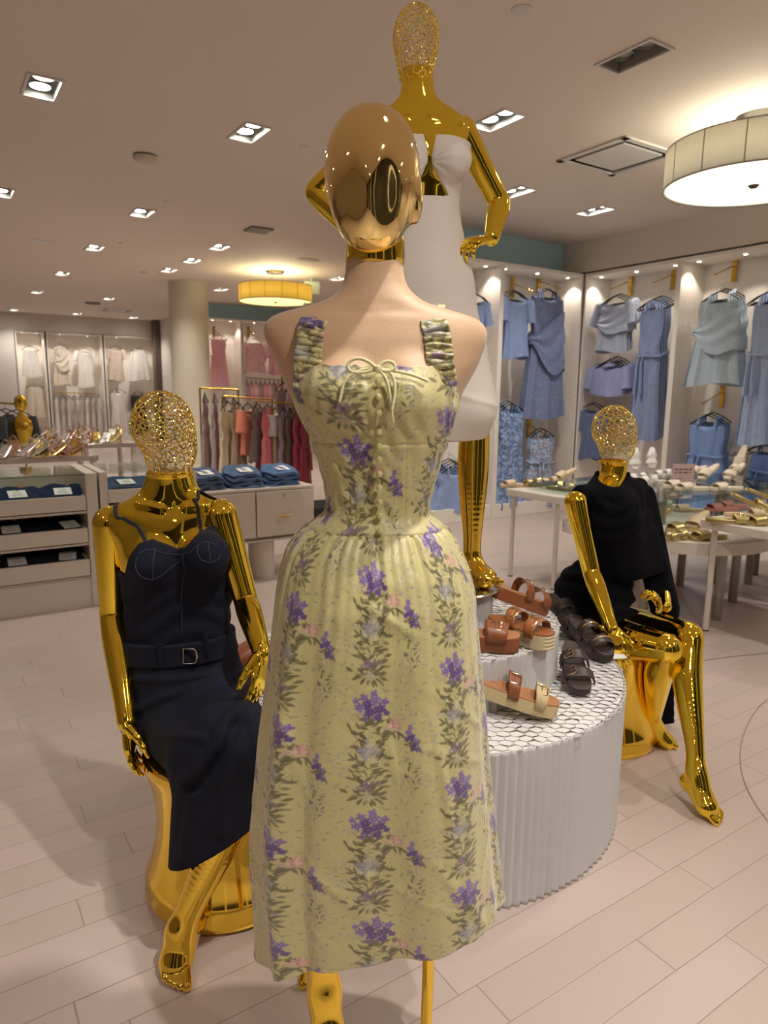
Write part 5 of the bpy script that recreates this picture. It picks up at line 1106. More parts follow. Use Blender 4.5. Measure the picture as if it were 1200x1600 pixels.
place(s, A3(-.36, 2.14, z+.002), (-.8, -.5), .0)
t = MB(); t.add([(0, 0, 0), (.085, -.02, .001), (.11, .05, .004), (.02, .075, .003)], [(0, 1, 2, 3)]); o = t.build('price_card', mat('white_card', (245, 242, 236), .5)); P = on(945, 1030, ZL+.006); o.location = [float(v) for v in P]; so = o.modifiers.new('thickness', 'SOLIDIFY'); so.thickness = .0008
o.rotation_euler = (0, 0, .35); tag(o, 'blank white card at the right rim of the pedestal', 'card')
# ================================================================== DENIM COUNTER (left)
M_CNT = mat('counter_white', (206, 194, 180), .5)
VC = 4.80
def jeans(label, rgb, tagged=True, patch=True, w=.30, d=.26, h=.07, group='folded jeans', key=None):
    r = root('folded_jeans', (0, 0, 0), 0, label, 'jeans', group); m_ = mat('denim_%d_%d_%d' % rgb, rgb, .85, bump=.5, bscale=700, var=.18, vscale=26, spec=.2)
    n = 26; mb = MB(); rng = np.random.RandomState(abs(hash(key or label)) % 1000 if False else len(label))
    k_ = 3 if h < .1 else 4
    for q in range(k_):      # stacked folds
        z0 = q*h/k_; sh = rng.uniform(-.012, .012, 2)
        a = np.linspace(0, 2*math.pi, 40, endpoint=False); G = np.zeros((12, 40, 3))
        for i, y in enumerate(np.linspace(-1, 1, 12)):
            e = 1-.14*abs(y)**6; sag = .012*q*(y+1)*.25
            for j, t in enumerate(a):
                cx = math.copysign(abs(math.cos(t))**.55, math.cos(t))*w/2*(1-.03*q)*e*(1-.12*max(0, -y)); cz = math.copysign(abs(math.sin(t))**.8, math.sin(t))*h/k_/2*1.04
                G[i, j] = (cx*(1+.04*math.sin(5*y+q*2.1))+sh[0], y*d/2*(1-.03*q)+sh[1], z0+h/k_/2+cz*(1 if abs(y) < .95 else .75)+sag+.006*math.sin(4*cx/w*3+q*2+i*.5)-.02*(cx/w)**2*(q+1))
        mb.grid(G, closed_v=True); mb.add(G[0], [tuple(range(40))[::-1]]); mb.add(G[-1], [tuple(range(40))])
    mb.build('denim_fold', m_, r, angle=60)
    if tagged:
        t = MB(); t.box((-.005, -.025, h+.010), (.105, .115, .0014), M=Matrix.Rotation(.04, 4, 'X')); g = t.build('paper_tag', mat('white_card', (245, 242, 236), .5), r)
        t = MB()
        for k in range(3): t.box((-.005, -.055+k*.026, h+.0112+(-.03+k*.026)*.04), (.06-.008*k, .005, .0012)); 
        t.build('tag_print', mat('grey_print', (150, 146, 144), .7), g)
    if patch:
        t = MB(); t.box((0, d/2-.022, h+.006), (.085, .034, .002)); t.build('leather_patch', mat('tan_patch', (176, 104, 56), .6), r)
    return r
def bx(mb, u0, u1, v0, v1, z0, z1): return mb.box(((u0+u1)/2, (v0+v1)/2, (z0+z1)/2), (abs(u1-u0), abs(v1-v0), z1-z0))
def crate_unit(u0, u1, name_label, depth=.6):
    r = root('display_counter', UV(0, 0, 0), TH, name_label, 'counter', 'white denim counters'); t = .07; H_ = .895
    for uu in (u0, u1-t):
        q = MB(); bx(q, uu, uu+t, VC, VC+depth, 0, H_); q.build('side_panel', M_CNT, r, bevel=.002)
    q = MB(); bx(q, u0+t, u1-t, VC+.01, VC+depth, 0, .19); q.build('base_panel', M_CNT, r)
    q = MB(); bx(q, u0+t, u1-t, VC+depth-.02, VC+depth, .19, H_); q.build('back_panel', M_CNT, r)
    q = MB(); bx(q, u0+t, u1-t, VC+.004, VC+depth, H_-.012, H_); q.build('glass_top', mat_glass('counter_glass', (228, 236, 232)), r)
    for k, (zt, zb_) in enumerate(((.750, .655), (.535, .44), (.325, .215))):
        q = MB(); bx(q, u0+t, u1-t, VC+.02, VC+depth-.02, zb_-.025, zb_-.010); q.build('shelf', M_CNT, r)
        q = MB(); bx(q, u0+t+.006, u1-t-.006, VC-.006, VC+.012, zb_, zt); bx(q, u0+t+.006, u1-t-.006, VC+.02, VC+depth-.03, zb_, zb_+.01); bx(q, u0+t+.006, u0+t+.02, VC, VC+depth-.03, zb_, zt-.004); bx(q, u1-t-.02, u1-t-.006, VC, VC+depth-.03, zb_, zt-.004); q.build('drawer', M_CNT, r, bevel=.0015)
    return r
crate_unit(-.85, .885, 'white counter with three open denim drawers at the left edge')
# the second unit: open drawer behind the mannequin, then plain drawers on a round foot
r = root('display_counter', UV(0, 0, 0), TH, 'white counter with a lock drawer standing on a round white foot', 'counter', 'white denim counters')
u0, u1, D_ = .90, 2.48, .60
q = MB(); bx(q, u0, u0+.05, VC, VC+D_, 0, .895); q.build('side_panel', M_CNT, r)
q = MB(); bx(q, u0+.05, 1.50, VC+.004, VC+D_, .883, .895); q.build('glass_top', mat_glass('counter_glass', (228, 236, 232)), r)
q = MB(); bx(q, 1.50, 1.55, VC, VC+D_, .30, .87); q.build('side_panel', M_CNT, r)
q = MB(); bx(q, u0+.05, 1.50, VC-.006, VC+.012, .69, .775); bx(q, u0+.05, 1.50, VC+.02, VC+D_-.03, .69, .70); q.build('drawer', M_CNT, r, bevel=.0015)
q = MB(); bx(q, u0+.05, 1.50, VC+.01, VC+D_, .30, .67); q.build('front_panel', M_CNT, r)
q = MB(); bx(q, u0+.05, u1, VC+.0, VC+D_, .305, .32); bx(q, 1.55, u1, VC-.004, VC+D_, .695, .715); bx(q, u1-.03, u1, VC, VC+D_, .32, .695); bx(q, 1.55, u1-.03, VC+.03, VC+D_, .32, .695); q.build('cabinet_body', M_CNT, r, bevel=.002)
for a, b in ((1.56, 1.985), (1.995, u1-.035)):
    q = MB(); bx(q, a, b, VC-.012, VC+.02, .345, .688); g = q.build('drawer', M_CNT, r, bevel=.002)
    if a > 1.9:
        q = MB(); q.tube([(a+.17, VC-.03, .495), (a+.27, VC-.03, .495)], .007, 8); q.build('handle', M_BRASS, g)
        q = MB(); M_ = MB(Matrix.Translation(Vector((a+.225, VC-.014, .655))) @ Matrix.Rotation(math.pi/2, 4, 'X')); M_.lathe([(0, .004), (.010, .004), (.011, 0)], n=16, caps=False); M_.build('keyhole', M_SILVER, g)
q = MB(); q.lathe([(.10, 0), (.10, .305)], (2.08, VC+.12, 0), 40); q.build('round_foot', M_CNT, r)
def put_jeans(r, u, v, z, rz=0.0): r.location = [float(k) for k in UV(u, v, z)]; r.rotation_euler = (.13 if z > .71 else .22, 0, TH+rz); return r
GJ = 'folded jeans on the white counters'
NAVY, MID, MID2, LIGHT, INK = (34, 48, 80), (70, 86, 112), (78, 94, 120), (84, 104, 134), (24, 28, 42)
put_jeans(jeans('navy folded jeans with tag and tan patch, top drawer by the left edge', NAVY, group=GJ), .43, VC+.16, .700, .03)
put_jeans(jeans('navy folded jeans with tag, top drawer nearest the counter post', NAVY, group=GJ), .70, VC+.16, .700, -.06)
for k, (u, tg, lb) in enumerate(((.38, 1, 'black folded jeans at the left edge of the middle drawer'), (.55, 0, 'black folded jeans in the centre of the middle drawer'), (.72, 1, 'black folded jeans with tag at the right end of the middle drawer'))):
    put_jeans(jeans(lb, INK, bool(tg), True, .20, .3, .075, GJ), u, VC+.18, .468, .1*k)
for k, (u, lb) in enumerate(((.40, 'dark folded jeans with pale tag at the left of the bottom drawer'), (.56, 'dark folded jeans in the centre of the bottom drawer'), (.71, 'dark folded jeans with two tags at the right of the bottom drawer'))):
    put_jeans(jeans(lb, (34, 42, 50), k != 1, k == 0, .19, .3, .08, GJ), u, VC+.18, .250, -.08*k)
put_jeans(jeans('mid blue folded jeans with white tag behind the wire head of the denim mannequin', MID, group=GJ, w=.42), 1.10, VC+.16, .735, .04)
put_jeans(jeans('blue folded jeans partly hidden behind the denim mannequin neck', MID, False, False, group=GJ), 1.40, VC+.16, .735, -.05)
put_jeans(jeans('mid blue folded jeans on the counter top, nearest the wire head', MID2, group=GJ, h=.12), 1.66, VC+.18, .716, .05)
put_jeans(jeans('stack of blue jeans in the middle of the counter top', LIGHT, group=GJ, h=.125), 1.97, VC+.18, .716, -.02)
put_jeans(jeans('bright blue folded jeans at the right end of the counter top', (86, 112, 152), group=GJ, h=.125), 2.27, VC+.18, .716, .05)
# ================================================================== SANDAL TABLES (right)
RA = TH; RB = TH-math.pi/2
M_TAB = mat('table_white', (214, 205, 194), .4)
def table(label, poly, h, legs, thick=.05, leg_r=.018, top_m=None, leg_m=None, name='display_table', glass=False):
    c = np.mean(poly, 0); r = root(name, (c[0], c[1], 0), 0, label, 'table', 'white sandal display tables')
    P = [np.array(p)-c for p in poly]
    # rounded corners
    out = []
    n = len(P)
    for i in range(n):
        a, b, d = P[i-1], P[i], P[(i+1) % n]; e1 = nrm(a-b); e2 = nrm(d-b); rr = .07
        for t in np.linspace(0, 1, 7): p = b+e1*rr*(1-t)**2+e2*rr*t**2; out.append((p[0], p[1]))
    ar = sum(out[i][0]*out[(i+1) % len(out)][1]-out[(i+1) % len(out)][0]*out[i][1] for i in range(len(out)))
    if ar < 0: out = out[::-1]
    mb = MB(); mb.prism(out, h-thick, h); mb.build('table_top', mat_glass('table_glass', (222, 232, 228)) if glass else (top_m or M_TAB), r, bevel=.003)
    for l in legs:
        l = np.array(l)-c; mb = MB(); mb.lathe([(leg_r, .008), (leg_r, h-thick)], (l[0], l[1], 0), 20); g = mb.build('leg', leg_m or M_TAB, r); mb = MB(); mb.lathe([(leg_r*1.05, 0), (leg_r*1.05, .009)], (l[0], l[1], 0), 16); mb.build('leg_pad', M_BLACK, g)
    return r
def W2(u, v): p = UV(u, v); return (p[0], p[1])
# legs seen: (797,900) (862,922) (1105,985)
l1 = uvz(at_z(797, 900, 0)); l2 = uvz(at_z(864, 921, 0)); l3 = uvz(at_z(1102, 985, 0))
HT = .705
# back left table carrying nude sandals
a0, b0 = l1[0]-.05, l1[1]+.07
table('white table of nude sandals behind the black dress mannequin shoulder', [W2(a0, b0), W2(a0+.02, l2[1]-.07), W2(a0+1.1, l2[1]-.07), W2(a0+1.1, b0)], HT, [W2(l1[0], l1[1]), W2(l2[0], l2[1]), W2(a0+1.05, l1[1]), W2(a0+1.05, l2[1])])
# right front table
table('white table of gold sandals at the right edge of the photo', [W2(l3[0]-.07, l3[1]+.08), W2(l3[0]-.07, l3[1]-.75), W2(l3[0]+1.0, l3[1]-.75), W2(l3[0]+1.0, l3[1]+.08)], .70, [W2(l3[0], l3[1]), W2(l3[0], l3[1]-.68), W2(l3[0]+.93, l3[1]), W2(l3[0]+.93, l3[1]-.68)])
M_LEGG = mat('grey_steel_leg', (150, 146, 138), .3, .6)
# low curved tables
c1 = uvz(at_z(1090, 868, .50)); 
def arc_table(label, cu, cv, R, h, legs, leg_r=.03, thick=.075, hole=False, a0=0, a1=2*math.pi, glass=False):
    P0 = UV(cu, cv); r = root('display_table', P0, TH, label, 'table', 'white sandal display tables'); m_ = MB(); m_.lathe([(0, h-thick), (R, h-thick), (R, h), (0, h)], n=72, caps=False)
    m_.build('table_top', mat_glass('table_glass', (222, 232, 228)) if glass else M_TAB, r, angle=40)
    for x, y in legs: q = MB(); q.lathe([(leg_r, 0), (leg_r, h-thick)], (x, y, 0), 20); q.build('leg', M_LEGG, r)
    return r
t1 = at_y(1060, 800, 4.75); u_, v_, _ = uvz(t1)
arc_table('low round white table with grey legs behind the black dress mannequin', u_, v_, .60, .545, [(-.42, -.08), (-.12, -.42), (.35, -.25), (.1, .42), (.40, .2)])
t2 = at_y(905, 812, 5.0); u2, v2, _ = uvz(t2)
arc_table('small low white table end under the nude sandal table', u2+.02, v2-.04, .16, .52, [(.0, 0)], .035)
arc_table('far low white round table at the right edge', u_+1.25, v_-.35, .60, .50, [(-.3, -.3), (.3, .3), (-.35, .3), (.3, -.3)])
# glass bridge shelf above it
gp = at_y(1045, 762, 5.15); ug, vg, zg_ = uvz(gp)
table('raised glass table of white sandals behind the low round table', [W2(ug-.75, vg+.75), W2(ug-.75, vg-.40), W2(ug+1.25, vg-.40), W2(ug+1.25, vg+.75)], zg_, [W2(ug-.35, vg-.2), W2(ug+.0, vg+.05), W2(ug+.42, vg-.2), W2(ug+.75, vg+.05), W2(ug+.95, vg-.2), W2(ug-.65, vg+.2)], .03, .03, glass=True, leg_m=M_LEGG)
GS = 'sandals on the display tables at right'
def sflat(sm, lb, buckle=None, straps=1, plat=.016, wedge='flat', fm=None, L=.24, loop=.036):
    return sandal(wedge, sm, fm or sm, sm, plat, straps, buckle, L, .085, label=lb, group=GS, loop=loop)
def put(r, px, py, z, toe, tilt=0.0, lift=None, dz=.0):
    P = at_z(px, py, z+.02); P[2] = z+.001; L = .24; 
    if lift is None: lift = math.sin(tilt)*L/2
    r.scale = (1.12,)*3; place(r, P, toe, tilt, 0, lift+dz)
z1, z2, z3, z4 = HT, .70, .545, zg_
DA, DBv = (DU[0], DU[1]), (-DV[0], -DV[1])
put(sflat(M_SANDL, 'nude slide alone at the left corner of the back table', straps=1), 806, 757, z1, (-1, -.3))
put(sflat(M_SHEEN, 'gold beaded flat sandal, second from the left on the back table', straps=2), 838, 756, z1, (-1, -.4))
put(sflat(M_SANDL, 'nude sandal, third from the left on the back table', straps=2), 862, 754, z1, (-1, -.5))
put(sflat(M_SANDL, 'nude slide raised at the heel beside the black shoulder', straps=1), 884, 748, z1, (-1, -.6), .35)
put(sflat(M_SHEEN, 'gold flat sandal just in front of the black shoulder', straps=2), 880, 762, z1, (1, -.6))
put(sflat(M_SHEEN, 'metallic gold slide with gold emblem lying flat on the front right table', 'square', 1), 1140, 812, z2, (1, -.25))
put(sflat(M_SHEEN, 'metallic gold slide propped heel-up at the right edge', 'square', 1), 1170, 795, z2, (1, -.25), .42)
put(sflat(M_SHEEN, 'gold slide cut by the right edge of the photo', 'square', 1), 1192, 782, z2, (1, -.2), .35)
put(sflat(M_SANDL, 'pale gold sandal behind the flat emblem slide', 'round', 1), 1166, 803, z2, (1, -.1))
put(sflat(M_SHEEN, 'gold sandal toe at the lower right edge of the table', None, 1), 1198, 815, z2, (-1, -.1))
put(sflat(M_SHEEN, 'gold emblem slide propped on the low round table by the black cape', 'round', 1), 1030, 812, z3, (-.9, -.6), .30)
put(sflat(M_SHEEN, 'champagne knotted sandal at the front of the low round table', 'round', 2), 1062, 838, z3, (-1, -.35))
put(sflat(M_SHEEN, 'gold jewelled sandal behind the champagne knotted one', 'round', 1), 1068, 825, z3, (-1, -.3))
put(sflat(M_SHEEN, 'plain gold slide on the low table behind the white table leg', None, 1), 1108, 838, z3, (-1, -.3))
put(sflat(M_SANDL, 'blush buckle slide tilted on the low table left of the white leg', 'round', 1), 1092, 820, z3, (-.8, -.7), .35)
put(sflat(M_SANDL, 'taupe slide at the back of the low round table', None, 1), 1078, 796, z3, (-1, .1))
put(sflat(M_WHITEL, 'pale sandal standing far back on the low round table', None, 1), 1052, 790, z3, (-1, .1))
put(sflat(M_WHITEL, 'white knotted sandal at the left of the glass shelf', 'round', 2), 1018, 752, z4, (-1, -.3))
put(sflat(M_WHITEL, 'cream two-strap sandal beside the white knotted one', 'round', 2), 1000, 748, z4, (-1, -.3))
put(sflat(M_WHITEL, 'white bow sandal standing tilted behind the wire head', None, 2, .02), 1018, 728, z4, (-.3, -1), .75)
put(sflat(M_WHITEL, 'white ankle sandal half hidden by the wire head', None, 2, .02), 992, 730, z4, (-.3, -1), .8)
put(sflat(M_CREAM, 'cream jewelled flat below the pink sign', 'round', 1), 1062, 758, z4, (-1, -.2))
put(sflat(M_CREAM, 'cream beaded flat lying toward the right below the pink sign', 'round', 1), 1082, 762, z4, (-1, -.15))
put(sflat(M_WHITEL, 'white sandal pair half behind the left of the pink sign', None, 2), 1040, 742, z4, (-1, -.2))
put(sflat(M_CREAM, 'cream slide propped heel-up right of the pink sign', None, 1), 1108, 745, z4, (-.9, -.6), .42)
put(sflat(M_CREAM, 'pale slide just behind the right end of the pink sign', None, 1), 1090, 738, z4, (-.9, -.6), .2)
put(sflat(M_CREAM, 'cream buckle slide lying at the right of the glass shelf', 'round', 1), 1136, 762, z4, (-1, -.2))
put(sflat(M_CREAM, 'cream knotted slide propped up above the buckle slide', None, 2), 1148, 745, z4, (-.9, -.55), .45)
put(sflat(M_CREAM, 'cream bow slide standing steeply at the right of the glass shelf', None, 1), 1158, 728, z4, (-.7, -.7), .95)
for (px, py, lb) in ((1128, 794, 'pink sandal behind the corner of the front right table'), (1145, 790, 'rose sandal behind the propped gold slide')):
    put(sflat(mat('rose_leather', (196, 128, 120), .5), lb, None, 1), px, py, .60, (-1, -.2))
# pink sign in its clear holder
P = at_z(1066, 757, z4); P[2] = z4; r = root('sale_sign', P, TH*.25, 'small pink sign card with two lines of print among the white sandals', 'sign')
q = MB(); q.box((0, 0, .085), (.185, .003, .15)); q.build('card', mat('pink_card', (214, 178, 178), .6), r)
M_PRINT = mat('sign_ink', (92, 84, 98), .6)
for zrow, xs_ in ((.118, ((-.062, .030), (-.022, .038), (.022, .034), (.058, .026))), (.094, ((-.060, .022), (-.026, .034), (.020, .046), (.058, .018)))):      # print too small to read
    for xw, ww in xs_:
        q = MB()
        for k in range(int(ww/.006)): q.box((xw-ww/2+.003+k*.006, -.0022, zrow+(.0006 if k % 2 else 0)), (.0042, .0012, .010 if k % 3 else .0125))
        q.build('sign_print', M_PRINT, r)
q = MB(); q.box((-.03, -.0024, .045), (.05, .001, .004)); q.build('rule_line', M_PRINT, r)
q = MB(); q.box((0, 0, .004), (.18, .06, .006)); q.build('acrylic_base', M_ACR, r)
# ================================================================== SHOE TABLES (far left)
def lefttable(label, u, v, w, d, h):
    return table(label, [W2(u, v), W2(u+w, v), W2(u+w, v+d), W2(u, v+d)], h, [W2(u+.05, v+.05), W2(u+w-.05, v+.05), W2(u+w-.05, v+d-.05), W2(u+.05, v+d-.05)], .05, .03, top_m=mat('mirror_tray', (196, 186, 180), .12, .7))
tA = uvz(at_z(203, 690, .82)); lefttable('far white shoe table ending left of the denim mannequin head', tA[0]-2.1, tA[1]-.2, 2.15, .8, .82)
tB = uvz(at_z(100, 712, .80)); lefttable('nearer mirrored shoe table at the left edge', tB[0]-1.6, tB[1]-.1, 1.9, .8, .80)
GL = 'heels on the far left tables'
def heel(label, m_, L=.22, hh=.085, group=GL):
    r = root('heeled_sandal', (0, 0, 0), 0, label, 'shoe', group); n = 14; G = np.zeros((n, 6, 3))
    for i in range(n):
        t = i/(n-1); y = -L/2+L*t; z = hh*(1-min(1, t/.68))**1.15+.006; w = .034+.012*math.sin(math.pi*min(1, t*1.05))+.01*t*(t < .9)
        w *= (1 if t < .93 else .7)
        for j in range(6): G[i, j] = ((j/5*2-1)*w, y, z)
    q = MB(); q.grid(G); o = q.build('sole', m_, r); so = o.modifiers.new('thickness', 'SOLIDIFY'); so.thickness = .008
    q = MB(); q.tube([(0, -L/2+.02, hh-.0), (0, -L/2+.006, hh*.5), (0, -L/2+.004, .0)], [.016, .009, .006], 10); q.build('heel', m_, r)
    for y, hh2, w in ((.06, .045, .04), (-L/2+.035, hh+.055, .03)):
        q = MB(); q.tube([(w*math.cos(a), y, (hh*.0 if y > 0 else hh)+math.sin(a)*(hh2-(0 if y > 0 else hh))) for a in np.linspace(0, math.pi, 12)], .006 if y > 0 else .004, 6); q.build('strap', m_, r)
    return r
rng = np.random.RandomState(3)
hm = [mat('polished_gold_heel', (226, 196, 120), .1, 1.0), mat('rose_gold_heel', (220, 186, 170), .12, 1.0), mat('clear_pearl_heel', (206, 190, 186), .15, .6), M_SILVL, M_SHEEN]
hl = [heel('shiny shoe on the far left tables', m_) for m_ in hm]; used_h = set()
words = ['gold', 'rose gold', 'pearl', 'silver', 'champagne']
spots = [(8, 690), (22, 700), (38, 702), (12, 716), (55, 690), (66, 672), (78, 698), (90, 706), (112, 702), (96, 684), (58, 706), (74, 712), (126, 690), (140, 694), (150, 680), (136, 676), (158, 692), (170, 684), (184, 684), (174, 672), (118, 674), (104, 668), (84, 668), (44, 672), (148, 668), (190, 672), (160, 662), (36, 660), (128, 708), (118, 716)]
for i, (px, py) in enumerate(spots):
    k = [0, 1, 2, 3, 4, 0, 2][i % 7]; src = hl[k]; o = src if k not in used_h else copy_tree(src); used_h.add(k)
    near = py > 686; hgt = .80 if near else .82; P = at_z(px, py+10, hgt); P[2] = hgt+.001
    tb = (tB if near else tA); u, v, _ = uvz(P); v = min(max(v, tb[1]-.05), tb[1]+.62); u = min(u, tb[0]+(.2 if near else -.05)); P = UV(u, v, hgt+.001)
    o.location = [float(a) for a in P]; o.rotation_euler = (0, 0, rng.uniform(-1, 1)+math.pi); o.scale = (1.15,)*3
    o['label'] = '%s shoe on the %s table, %s' % (words[k], 'mirrored' if near else 'far white', ('at the left edge of the photo' if px < 40 else 'left of the counter post' if px < 100 else 'above the counter post' if px < 140 else 'near the denim mannequin wire head'))
dup = {}
for o in [o for o in COL.objects if o.get('group') == GL and o.get('category') == 'shoe']: dup.setdefault(o['label'], []).append(o)
for lb, os_ in dup.items():
    if len(os_) > 1:
        os_.sort(key=lambda o: project(o.location)[0])
        for k, o in enumerate(os_): o['label'] = lb+', '+(['left one', 'right one'] if len(os_) == 2 else ['left one', 'middle one', 'right one', 'last one'])[k]
# ================================================================== GARMENTS
GAR = {}
def garment(kind, rgb, label, group, H=.9, W=.40, parts=True, hanger=True, pattern=None, seed=0):
    """hangs from z=0 (bar) down; front faces -y"""
    r = root(kind if kind in ('dress', 'camisole', 'blouse', 'skirt', 'jumpsuit', 'top', 'shirt') else 'dress', (0, 0, 0), 0, label, kind, group)
    rng = np.random.RandomState(seed+len(label)); m_ = pattern or mat('cloth_%d_%d_%d' % rgb, rgb, .7, bump=.35, bscale=60, sheen=.2, var=.06, vscale=14)
    top = -.13; n = 96; th = np.linspace(0, 2*math.pi, n, endpoint=False)
    prof = {'dress': [(0, .80), (.12, .86), (.30, .74), (.42, .84), (1, 1.18)], 'camisole': [(0, .74), (.25, .84), (1, 1.12)], 'top': [(0, .95), (.2, .9), (.6, .82), (1, .98)], 'blouse': [(0, .98), (.3, .92), (.7, .88), (1, 1.0)], 'shirt': [(0, 1.0), (.4, 1.0), (1, 1.02)],
            'skirt': [(0, .70), (.2, .86), (1, 1.1)], 'jumpsuit': [(0, .85), (.3, .78), (.5, .9), (1, 1.0)]}[kind]
    nz = 44; G = np.zeros((nz, n, 3)); p1, p2, p3 = rng.rand(3)*6.28; nf = rng.randint(5, 8)
    for i in range(nz):
        t = i/(nz-1); w = np.interp(t, [a for a, b in prof], [b for a, b in prof])*W/2; dpt = .026+.030*t; am = .003+.011*t**1.3
        neck = (.05 if kind in ('dress', 'top', 'blouse') else .02)*np.exp(-(t/.05)**2)
        f_ = am*(np.sin(th*nf+p1+t*1.3)+.6*np.sin(th*(nf*2-1)+p2)+.3*np.sin(th*(nf*3+1)+p3))
        if kind in ('dress', 'blouse') and seed % 2: f_ = f_+.010*np.sin(t*26+4*np.abs(np.cos(th)))*np.exp(-((t-.28)/.22)**2)
        r_ = 1+f_/ (w*.6); G[i, :, 0] = np.cos(th)*w*(1+f_/w*.25); G[i, :, 1] = np.sin(th)*dpt+f_; G[i, :, 2] = top-.03-t*(H-.05)-neck*(1-np.abs(np.cos(th)))*(np.sin(th) < 0)*1.2-.02*t*np.sin(th*2+p1)*(t > .97)
    q = MB(); q.grid(G, closed_v=True); cap = G[0].copy(); q.add(list(G[0])+[G[0].mean(0)], [(j, (j+1) % n, n) for j in range(n)], True); body = q.build('bodice' if kind not in ('skirt',) else 'skirt_panel', m_, r)
    if parts and kind in ('camisole', 'dress', 'jumpsuit'):
        for sx in (-1, 1):
            q = MB(); q.tube([(sx*W*.22, -.035, top-.05), (sx*W*.20, -.02, top+.0), (sx*W*.19, 0, top+.05), (sx*W*.20, .02, top-.03)], .006 if kind == 'camisole' else .011, 6); q.build('strap', m_, r)
    if parts and kind in ('blouse', 'shirt', 'top'):
        for sx in (-1, 1):
            a = np.array([sx*W*.46, 0, top-.045]); b = np.array([sx*W*(.60 if kind == 'blouse' else .52), -.01, top-.26]); q = MB(); q.tube([a-(b-a)*.15, a, (a+b)/2, b], [.045, .055, .06, .065], 12); q.build('sleeve', m_, r)
    if parts and kind == 'shirt':
        q = MB(); q.tube([(.07*math.cos(a), .04*math.sin(a)-.01, top-.0) for a in np.linspace(0, 2*math.pi, 16, endpoint=False)], .012, 6, True); q.build('collar', m_, r)
        for k in range(4): q = MB(); q.lathe([(0, -.004), (.008, 0), (0, .004)], (0, -.062-.01*k, top-.09-k*H*.2), 10, caps=False); q.build('button', M_BLACK, r)
    if parts and ('drap' in label or 'knotted' in label):
        m2 = 60; G2 = np.zeros((26, m2, 3)); t2 = np.linspace(0, 2*math.pi, m2, endpoint=False)
        for i in range(26):
            t = i/25; z0 = .10+.30*np.clip(-np.cos(t2)*.5+.3, 0, 1); z1 = .50+.13*np.sin(t2*1+2.2)+.05*np.sin(3*t2); zt = z0*(1-t)+z1*t; w = W/2*(.80+.30*zt)*1.06
            f2 = .010*np.sin(t*14+3*np.cos(t2-.6))*np.sin(math.pi*min(1, t*1.1))+.006
            G2[i, :, 0] = np.cos(t2)*(w+f2*.6); G2[i, :, 1] = np.sin(t2)*(.045+.035*zt)*1.25+f2*np.sign(np.sin(t2)); G2[i, :, 2] = top-.03-zt*(H-.05)
        q = MB(); q.grid(G2, closed_v=True); q.build('draped_overlay', m_, r)
    if parts and ('waist' in label or 'wrap' in label or 'tie' in label):
        zt = .36; w = W/2*.80; q = MB(); zz2 = top-.03-zt*(H-.05); q.tube([(math.cos(a)*w*1.04, math.sin(a)*.055, zz2+.006*math.sin(2*a)) for a in np.linspace(0, 2*math.pi, 30, endpoint=False)], .012, 6, True)
        for sx in (-.03, .02): q.tube([(-.05+sx, -.058, zz2), (-.06+sx, -.075, zz2-.08), (-.05+sx*1.6, -.08, zz2-H*.28)], [.010, .014, .018], 6)
        q.tube([(-.05, -.06, zz2), (-.10, -.08, zz2+.03), (-.12, -.075, zz2-.01), (-.05, -.06, zz2)], .008, 6); q.build('waist_tie', m_, r)
    return r
def hanger_proto(m_, nm):
    r = root('clothes_hanger', (0, 0, 0), 0, nm, 'hanger', 'velvet hangers'); q = MB()
    q.tube([(-.20, 0, -.155), (-.10, 0, -.095), (0, 0, -.06), (.10, 0, -.095), (.20, 0, -.155), (.185, 0, -.168), (-.185, 0, -.168)], .007, 6, True); q.build('shoulder_bar', m_, r)
    q = MB(); q.tube([(0, 0, -.06), (0, 0, -.03)]+[(0+.018*math.sin(a), 0, -.012-.018*math.cos(a)) for a in np.linspace(0, 4.4, 10)], .0022, 6); q.build('hook', M_SILVER, r); return r
HP_B = hanger_proto(M_BLACK, 'black velvet hanger'); HP_used = [False]
def faceout(P, rz, n, label, arm=.34):
    """brass wall bracket with a sloping arm toward -y"""
    r = root('hanging_bracket', P, rz, label, 'bracket', 'brass face-out brackets'); q = MB(); q.box((0, -.006, .02), (.055, .012, .24)); q.build('back_plate', M_BRASS, r, bevel=.003)
    q = MB(); q.tube([(0, -.01, .05), (0, -.05, .05), (0, -arm, -.06), (0, -arm-.012, -.045)], .006, 8)
    for k in range(7): t = k/6; q.lathe([(0, -.008), (.009, 0), (0, .008)], (0, -.06-(arm-.07)*t, .046-.104*t+.006), 8, caps=False)
    q.build('stepped_arm', M_BRASS, r); return r
first = {}
def hang(kind, rgb, base, rz, label, group, H, W, count=1, seed=0, pattern=None, dn=.05, tilt=.016, side=(0, 0, 0), hang_label=None, turn=0.0):
    """row of count garments from the front one backward; base is the front hook point; local -y faces out"""
    g = garment(kind, rgb, label, group, H, W, seed=seed, pattern=pattern); out = [g]
    fw_ = np.array([math.sin(rz), -math.cos(rz), 0.0])
    for k in range(count):
        P = np.array(base)-fw_*dn*k+A3(0, 0, tilt*k)+np.array(side)*k
        o = g if k == 0 else copy_tree(g)
        if k: o['label'] = ' '.join(label.split()[:12])+(', next one behind' if k == 1 else ', third in its row' if k == 2 else ', last in its row')
        o.location = [float(a) for a in P]; o.rotation_euler = (0, 0, rz+turn)
        h = HP_B if not HP_used[0] else copy_tree(HP_B); HP_used[0] = True; h.location = [float(a) for a in P]; h.rotation_euler = (0, 0, rz+turn); h['label'] = ('second ' if k == 1 else 'third ' if k == 2 else 'rearmost ' if k else '')+'hanger of the '+' '.join(label.split()[:12])
    return out
